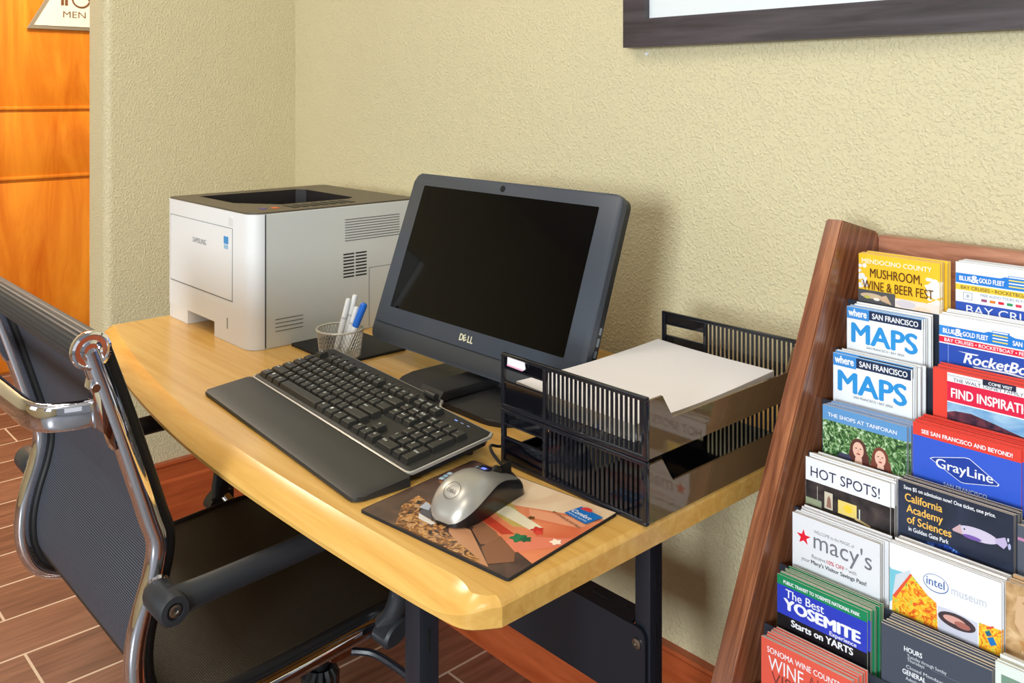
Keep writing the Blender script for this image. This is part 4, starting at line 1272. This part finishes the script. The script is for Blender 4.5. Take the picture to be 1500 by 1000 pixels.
FLEET = lambda band, band2, tcol: [
    ('r', 0, .0, 1, .125, WHT), ('r', 0, .125, 1, .235, (34, 126, 214)),
    ('p', [(.40, .126), (.44, .105), (.47, .105), (.47, .085), (.62, .085), (.62, .105), (.67, .126)], (34, 126, 214))] + \
    [('r', .475, .092 + .034 * k, .605, .106 + .034 * k, (244, 220, 90) if k % 2 else WHT) for k in range(4)] + [
    ('r', 0, .235, 1, .25, WHT), ('r', 0, .25, 1, .315, band),
    ('t', 'BLUE', .035, .205, .11, .075, WHT, X_), ('t', '&', .14, .215, .075, .115, WHT, X_), ('t', 'GOLD FLEET', .215, .205, .225, .075, WHT, X_),
    ('t', 'SAN FRANCISCO', .645, .205, .33, .075, WHT, X_),
    ('t', 'BAY CRUISES \u2022 ROCKETBOAT \u2022 FERRIES', .05, .30, .80, .055, tcol, dict(bold=.02))]

SPEC = {}
SPEC['mushroom'] = ((246, 196, 44), [
    ('r', 0, 0, 1, .47, (246, 198, 46))] + blobs(1, .0, .10, .15, .44, 16, .030, WHT) + blobs(2, .86, .995, .20, .56, 30, .034, (250, 248, 236)) + [
    ('r', 0, .455, .47, .70, (84, 84, 88)), ('r', .47, .50, 1, .70, (236, 224, 214)),
    ('e', .17, .525, .14, .035, (206, 182, 152)), ('p', [(.26, .53), (.36, .49), (.43, .60), (.3, .57)], (206, 172, 140)), ('e', .12, .545, .04, .02, (196, 190, 90)), ('e', .24, .558, .04, .018, (240, 236, 224)),
    ('e', .60, .555, .12, .045, (214, 206, 214)), ('e', .80, .60, .10, .04, (240, 214, 190)),
    ('t', 'MENDOCINO COUNTY', .05, .115, .86, .085, (252, 244, 214), dict(bold=.02)),
    ('t', 'MUSHROOM,', .155, .285, .64, .165, (92, 46, 12), dict(bold=.012)), ('t', 'WINE & BEER FEST', .06, .445, .87, .165, (92, 46, 12), dict(bold=.012))])
for nm in ('maps_a', 'maps_b'):
    SPEC[nm] = ((238, 242, 246), [
        ('r', 0, 0, .305, .155, (62, 140, 212)), ('r', .305, .005, .985, .135, (28, 46, 80)), ('r', 0, 0, .99, .012, (90, 160, 220)),
        ('t', 'where', .02, .118, .255, .135, WHT, X_), ('t', 'SAN FRANCISCO', .345, .108, .60, .098, WHT, dict(bold=.03)),
        ('t', 'MAPS', .06, .455, .88, .36, (44, 146, 216), dict(bold=.035)),
        ('t', 'SAN FRANCISCO \u2022 BAY AREA', .27, .515, .50, .043, (60, 60, 70), dict(bold=.01))])
SPEC['shops'] = ((92, 150, 206), [
    ('r', 0, .0, 1, .165, (96, 152, 206)), ('r', 0, .165, 1, .75, LEAF)] + person_print(.44, .40, 1.05, (92, 52, 48), (232, 186, 166)) + person_print(.70, .42, 1.0, (122, 66, 54), (236, 192, 172)) + [
    ('p', [(.16, .60), (.22, .50), (.34, .50), (.40, .62), (.40, .75), (.12, .75)], (70, 70, 96)), ('p', [(.56, .62), (.64, .55), (.78, .55), (.9, .66), (.9, .75), (.54, .75)], (56, 32, 44)),
    ('t', 'THE SHOPS AT TANFORAN', .07, .115, .82, .062, WHT, dict(bold=.02))])
SPEC['hot'] = ((236, 238, 243), [
    ('r', 0, 0, 1, .262, (236, 238, 243)), ('r', 0, .262, 1, .75, INTER),
    ('r', .145, .30, .15, .50, (200, 200, 190)), ('p', [(.235, .33), (.335, .33), (.335, .52), (.235, .52)], (206, 196, 176)), ('p', [(.27, .40), (.29, .36), (.31, .40), (.32, .50), (.26, .50)], (150, 110, 96)),
    ('r', .40, .37, .62, .52, (232, 208, 120)), ('e', .52, .44, .05, .045, (252, 208, 60)), ('r', .645, .40, .66, .52, (206, 214, 206)), ('p', [(0, .46), (.2, .46), (.2, .54), (0, .54)], (150, 160, 130)),
    ('p', [(.6, .50), (.78, .54), (.78, .56), (.6, .53)], (220, 196, 140)),
    ('t', 'HOT SPOTS!', .065, .205, .82, .165, (34, 44, 76), dict(bold=.0))])
star = [(.135 + (.088 if i % 2 == 0 else .036) * math.sin(PI * i / 5), .235 - (.088 if i % 2 == 0 else .036) * math.cos(PI * i / 5)) for i in range(10)]
SPEC['star'] = ((226, 228, 234), [
    ('p', star, (228, 30, 56)),
    ('t', 'WELCOME to the MAGIC of', .26, .145, .46, .05, (110, 112, 120), {}), ('t', "macy's", .255, .31, .66, .27, (116, 116, 126), {}),
    ('t', 'Receive', .235, .425, .16, .06, (96, 96, 104), {}), ('t', '10% OFF', .41, .425, .20, .062, (196, 60, 76), dict(bold=.02)), ('t', '* with', .625, .425, .12, .06, (96, 96, 104), {}),
    ('t', 'your', .11, .49, .10, .06, (80, 80, 90), {}), ('t', "Macy's Visitor Savings Pass!", .225, .49, .63, .06, (52, 52, 64), dict(bold=.03))])
SPEC['yosemite'] = ((24, 128, 84), [
    ('r', 0, 0, 1, .118, (22, 134, 86)), ('r', 0, .118, 1, .475, (44, 62, 188)), ('r', 0, .475, 1, .80, (22, 22, 26)),
    ('t', 'PUBLIC TRANSIT TO YOSEMITE NATIONAL PARK', .075, .088, .85, .06, WHT, dict(bold=.035)),
    ('t', 'The Best', .10, .245, .44, .145, WHT, dict(bold=.012)), ('t', 'YOSEMITE', .075, .395, .86, .185, WHT, dict(bold=.06)),
    ('t', 'Experience', .60, .462, .29, .07, WHT, dict(bold=.02)), ('t', 'Starts on YARTS', .165, .575, .69, .115, WHT, dict(bold=.04))])
SPEC['wine'] = ((226, 92, 74), [
    ('t', 'SONOMA WINE COUNTRY', .07, .13, .86, .085, WHT, dict(bold=.015)), ('t', 'WINE', .085, .30, .40, .20, WHT, dict(bold=.0)), ('t', 'AND', .53, .30, .30, .20, (150, 66, 60), {}),
    ('t', 'VISITORS', .12, .43, .70, .17, (120, 60, 56), {})])
SPEC['bay'] = (WHT, FLEET((246, 206, 60), None, (120, 104, 60)) + [
    ('r', 0, .315, 1, .45, WHT), ('r', .07, .335, .155, .42, (150, 160, 176)), ('r', .076, .341, .149, .414, WHT), ('r', .10, .36, .125, .395, (170, 180, 196)),
    ('t', 'FREE AUDIO TOURS IN 9 LANGUAGES', .23, .358, .56, .042, (110, 120, 150), {}), ('r', 0, .45, 1, .75, (44, 82, 176)),
    ('t', 'BAY CRUISE', .10, .57, .72, .135, WHT, dict(bold=-.004))] +
    [('r', .235 + .075 * k, .385, .285 + .075 * k, .415, c) for k, c in enumerate(((150, 70, 110), (220, 130, 40), (216, 30, 60), (40, 150, 90), (220, 60, 90), (60, 90, 180), (200, 60, 60), (90, 60, 50)))])
SPEC['rocket'] = (WHT, FLEET((228, 36, 66), None, WHT) + [
    ('r', 0, .315, 1, .33, WHT), ('r', 0, .33, 1, .80, (40, 78, 176)), ('r', 0, .125, .08, .235, (52, 140, 220)), ('r', .083, .13, .087, .6, (150, 180, 230)),
    ('p', [(.30, .525), (.62, .51), (.80, .535), (.80, .55), (.6, .53), (.32, .54)], WHT), ('p', [(.17, .385), (.36, .385), (.34, .40), (.28, .40)], WHT),
    ('t', 'RocketBoat', .22, .505, .66, .165, WHT, dict(bold=.03, shear=.25))])
SPEC['bridge'] = ((228, 70, 58), [
    ('r', .13, .02, 1, .118, WHT), ('r', .13, .118, 1, .335, (220, 34, 72)), ('r', .13, .335, 1, .348, WHT), ('r', .13, .348, 1, .75, SKY),
    ('r', .135, .045, .42, .049, (90, 90, 100)), ('r', .44, .012, .72, .075, (34, 40, 66)), ('r', .135, .06, .44, .062, (120, 120, 130)),
    ('p', [(.13, .46), (.2, .43), (.34, .42), (.52, .46), (.66, .50), (.80, .535), (1, .56), (1, .60), (.13, .60)], HILL),
    ('p', [(.13, .56), (.6, .53), (1, .575), (1, .75), (.13, .75)], (40, 62, 110)), ('r', .795, .425, .81, .56, (120, 60, 70)), ('r', .835, .425, .85, .565, (120, 60, 70)), ('r', .795, .43, .85, .44, (120, 60, 70)), ('r', .795, .475, .85, .484, (120, 60, 70)), ('r', .45, .535, 1, .543, (104, 56, 66)),
    ('t', 'COME VISIT', .49, .062, .20, .045, WHT, dict(bold=.03)), ('t', 'THE WALT DISNEY FAMILY MUSEUM', .185, .108, .80, .052, (90, 84, 96), {}),
    ('t', 'FIND INSPIRATION!', .165, .285, .78, .145, WHT, dict(bold=.03))])
dia = [(.165, .40), (.20, .375), (.50, .27), (.545, .27), (.81, .475), (.80, .50), (.50, .585), (.46, .585)]
dia2 = [(.485 + (u - .485) * .965, .43 + (v - .43) * .955) for u, v in dia]
SPEC['line'] = ((222, 62, 50), [
    ('r', 0, 0, 1, .155, (224, 66, 54)), ('r', 0, .155, 1, .85, (54, 92, 206)), ('p', dia, WHT), ('p', dia2, (32, 64, 160)),
    ('t', 'SEE SAN FRANCISCO AND BEYOND!', .085, .118, .84, .072, WHT, dict(bold=.03)), ('t', 'GrayLine', .225, .485, .53, .165, WHT, dict(bold=.015)),
    ('t', 'SAN FRANCISCO', .30, .69, .40, .07, (222, 230, 246), {})])
SPEC['fish'] = ((40, 44, 58), [
    ('r', 0, .0, 1, .85, NIGHT), ('p', [(0, .66), (.2, .56), (.45, .50), (.62, .56), (.78, .66), (1, .73), (1, .85), (0, .85)], REEF),
    ('e', .70, .30, .175, .062, (206, 196, 220)), ('p', [(.85, .28), (.93, .235), (.95, .30), (.92, .35), (.85, .315)], (190, 176, 214)), ('p', [(.56, .25), (.49, .325), (.50, .34), (.58, .345)], (204, 170, 176)), ('e', .66, .345, .08, .02, (120, 90, 170)), ('e', .595, .285, .008, .008, (20, 20, 30)),
    ('e', .955, .25, .008, .02, (200, 200, 226)), ('e', .965, .31, .012, .03, (180, 184, 220)),
    ('t', 'Save $5 on admission now! One ticket, one price.', .055, .075, .80, .054, WHT, dict(bold=.025)),
    ('t', 'California', .065, .195, .34, .115, (244, 190, 90), dict(bold=.02)), ('t', 'Academy', .08, .305, .33, .115, (244, 190, 90), dict(bold=.02)), ('t', 'of Sciences', .085, .415, .40, .115, (244, 190, 90), dict(bold=.02)),
    ('t', 'in Golden Gate Park', .10, .49, .36, .062, WHT, dict(bold=.025))])
ring = [(.435 + .115 * math.cos(2 * PI * k / 30), .235 + .085 * math.sin(2 * PI * k / 30)) for k in range(30)]
ring2 = [(.435 + .109 * math.cos(2 * PI * k / 30), .233 + .079 * math.sin(2 * PI * k / 30)) for k in range(30)]
SPEC['chip'] = ((236, 238, 244), [
    ('p', [(0, .24), (.02, .26), (.22, .24), (.10, .46), (0, .60)], (120, 196, 214)), ('p', [(.06, .30), (.20, .20), (.20, .235), (.03, .52)], (206, 214, 224)),
    ('p', [(.03, .52), (.205, .235), (.36, .38), (.44, .42), (.46, .80), (.02, .80)], CHIP), ('p', [(.03, .52), (.20, .235), (.215, .25), (.06, .53)], (226, 90, 60)),
    ('p', [(.45, .44), (.56, .43), (.80, .45), (.80, .80), (.46, .80)], (206, 208, 224)), ('e', .62, .52, .165, .072, (70, 56, 62)), ('e', .60, .515, .10, .035, (214, 160, 150)), ('e', .67, .535, .07, .03, (170, 106, 96)),
    ('p', [(.81, .44), (1, .43), (1, .80), (.81, .80)], CHIP), ('p', [(.86, .50), (.90, .475), (.92, .51), (.88, .535)], (40, 100, 130)), ('p', [(.88, .55), (.93, .52), (.96, .58), (.91, .61)], (30, 120, 190)), ('p', [(.87, .46), (.93, .42), (.94, .43), (.88, .47)], (220, 70, 50)),
    ('p', ring, (44, 92, 164)), ('p', ring2, (236, 238, 244)),
    ('t', 'intel', .35, .265, .165, .115, (44, 92, 164), dict(bold=.01)), ('t', 'museum', .575, .275, .30, .115, (196, 198, 210), dict(bold=-.01))])
SPEC['hours'] = ((72, 78, 92), [
    ('t', 'HOURS', .22, .19, .17, .072, WHT, dict(bold=.03)), ('t', 'Tuesday through Sunday', .25, .245, .36, .05, (214, 218, 226), {}), ('t', 'Thursdays', .25, .285, .16, .05, (214, 218, 226), {}),
    ('t', 'Closed Mondays', .24, .36, .34, .05, (214, 218, 226), {}), ('t', 'GENERAL', .205, .43, .22, .072, WHT, dict(bold=.03)), ('t', 'Admission', .235, .485, .18, .05, (214, 218, 226), {}), ('r', .48, .262, .9, .266, (120, 128, 144))])
SPEC['slate'] = ((84, 90, 104), [('r', 0, .12, 1, .15, (190, 130, 170))])
SPEC['map'] = ((190, 150, 104), [
    ('r', 0, 0, 1, .9, TAN), ('p', [(.10, .10), (.24, .06), (.34, .10), (.6, .08), (.9, .12), (.94, .5), (.85, .7), (.4, .74), (.12, .66), (.18, .5), (.08, .36)], (212, 176, 136)), ('p', [(.14, .14), (.3, .12), (.34, .18), (.2, .22)], (176, 134, 96)),
    ('p', [(.12, .5), (.26, .52), (.34, .66), (.2, .72)], (186, 136, 84)), ('e', .6, .3, .05, .05, (236, 206, 110))])
SPEC['pale'] = ((224, 232, 226), [('r', .05, .1, .9, .2, (120, 150, 130))])

# name, tier, left x, width, z of the cover's top edge, leaves, pitch, front label, label of the leaves behind, group
STK = [
 ('mushroom', 0, -.590, .108, 1.023, 9, .0026, 'yellow mushroom and wine festival brochure, front one in the top left pocket', 'yellow edged festival brochure standing behind the front mushroom cover', 'yellow festival brochures in the top left pocket'),
 ('maps_a', 1, -.589, .100, .957, 9, .0027, 'white city MAPS leaflet in the pocket directly below the yellow festival brochure', 'white map leaflet standing behind the upper MAPS cover', 'map leaflets in the second left pocket'),
 ('maps_b', 2, -.590, .103, .902, 10, .0024, 'white city MAPS leaflet directly above the brochure with two smiling women', 'white map leaflet standing behind the lower MAPS cover', 'map leaflets in the third left pocket'),
 ('shops', 3, -.586, .108, .843, 10, .0025, 'blue topped shopping brochure picturing two women among green leaves', 'shopping brochure standing behind the cover with two women', 'blue topped shopping brochures'),
 ('hot', 4, -.590, .108, .785, 8, .0028, 'white HOT SPOTS! brochure with dark interior photo below the title', 'thick white brochure standing behind the HOT SPOTS! cover', 'white and dark hot spots brochures'),
 ('star', 5, -.588, .110, .727, 9, .0025, 'pale grey brochure with red star beside thin grey lettering', 'pale grey savings brochure standing behind the red star cover', 'pale grey red star brochures'),
 ('yosemite', 6, -.588, .112, .664, 14, .0019, 'blue and green Yosemite bus brochure with bold white lettering', 'green topped leaflet standing behind the Yosemite cover', 'blue and green bus brochures'),
 ('wine', 7, -.588, .112, .603, 8, .0032, 'coral red wine country brochure in the lowest visible left pocket', 'coral red wine magazine standing behind the front one', 'coral red wine country brochures'),
 ('bay', 0, -0.4630, 0.130, 1.029, 8, .0028, 'bay cruise brochure with yellow band and row of small flags', 'white topped brochure standing behind the yellow banded bay cruise cover', 'bay cruise brochures in the top middle pocket'),
 ('rocket', 1, -0.4690, 0.130, .968, 9, .0026, 'blue boat ride brochure with white slanted lettering and red band', 'white topped brochure standing behind the red banded boat cover', 'boat ride brochures in the second middle pocket'),
 ('bridge', 2, -0.4620, 0.128, .911, 7, .0028, 'red museum brochure reading FIND INSPIRATION! above a bridge photo', 'red museum brochure standing behind the bridge photo cover', 'red museum brochures in the third middle pocket'),
 ('line', 3, -0.4710, 0.118, .852, 12, .0022, 'blue bus tour brochure with white outlined diamond below a red band', 'red topped tour brochure standing behind the blue diamond cover', 'red topped bus tour brochures'),
 ('fish', 4, -0.4730, 0.124, .793, 7, .0026, 'dark navy aquarium brochure with white fish and orange lettering', 'dark brochure standing behind the white fish cover', 'dark aquarium brochures'),
 ('chip', 5, -0.4670, 0.118, .734, 9, .0026, 'white museum brochure with orange computer chip picture and blue oval', 'white brochure standing behind the orange chip cover', 'white chip museum brochures'),
 ('hours', 6, -0.4600, 0.114, .660, 9, .0028, 'dark slate brochure headed HOURS in the lowest visible middle pocket', 'worn slate brochure standing behind the HOURS cover', 'dark slate brochures'),
 ('slate', 4, -0.3455, 0.108, .785, 6, .0026, 'slate grey brochure with pink line right of the white fish cover', 'slate grey brochure standing behind the pink lined cover', 'slate grey pink lined brochures'),
 ('map', 5, -0.3455, 0.110, .738, 8, .0026, 'tan antique map brochure right of the white chip museum brochure', 'tan brochure standing behind the antique map cover', 'tan antique map brochures'),
 ('pale', 6, -0.3430, 0.110, .672, 7, .0027, 'pale green brochure below the tan antique map one', 'pale green brochure standing behind the front pale cover', 'pale green brochures'),
]
rg = random.Random(11)
KV = dict(bay=.84, rocket=.82, bridge=.84, yosemite=.86, hours=.9, line=.80, fish=.90, chip=.96, mushroom=.97)
for nm, k, x0, w, zt, n, pitch, lab, lab2, grp in STK:
    cover, spec = SPEC[nm]
    y = TIER[k][0]; th = pitch * .62
    mats = [flat(cover), M_PEDGE if nm not in ('line', 'bridge') else mat('red_paper_edge', (206, 86, 70), 0.7)]
    front = brochure_mesh(w, th, cover).build('brochure', mats, None)
    front.location = (x0, y, zt - BH)
    tag(front, lab, 'brochure', grp)
    for cn, q, mm in cover_layers(spec, w, KV.get(nm, 1.0)):
        q.build(cn, mm, front, smooth=0, recalc=False)
    for i in range(1, n):
        c = front.copy(); COL.objects.link(c)
        c.location = (x0 + (min(.0025, rg.uniform(-.0005, .0018) + .0003 * i) if x0 > -.5 else rg.uniform(-.0012, .0036) + .0005 * i), y + pitch * i, zt - BH + rg.uniform(-.0015, .0022) + .0002 * i)
        if rg.random() < .5: c.rotation_euler = (rg.uniform(-.004, .0), 0, 0)
        c['label'] = lab2
        for q in front.children:
            if i <= 2 and q.name.startswith('cover_print'):
                d = q.copy(); COL.objects.link(d); d.parent = c
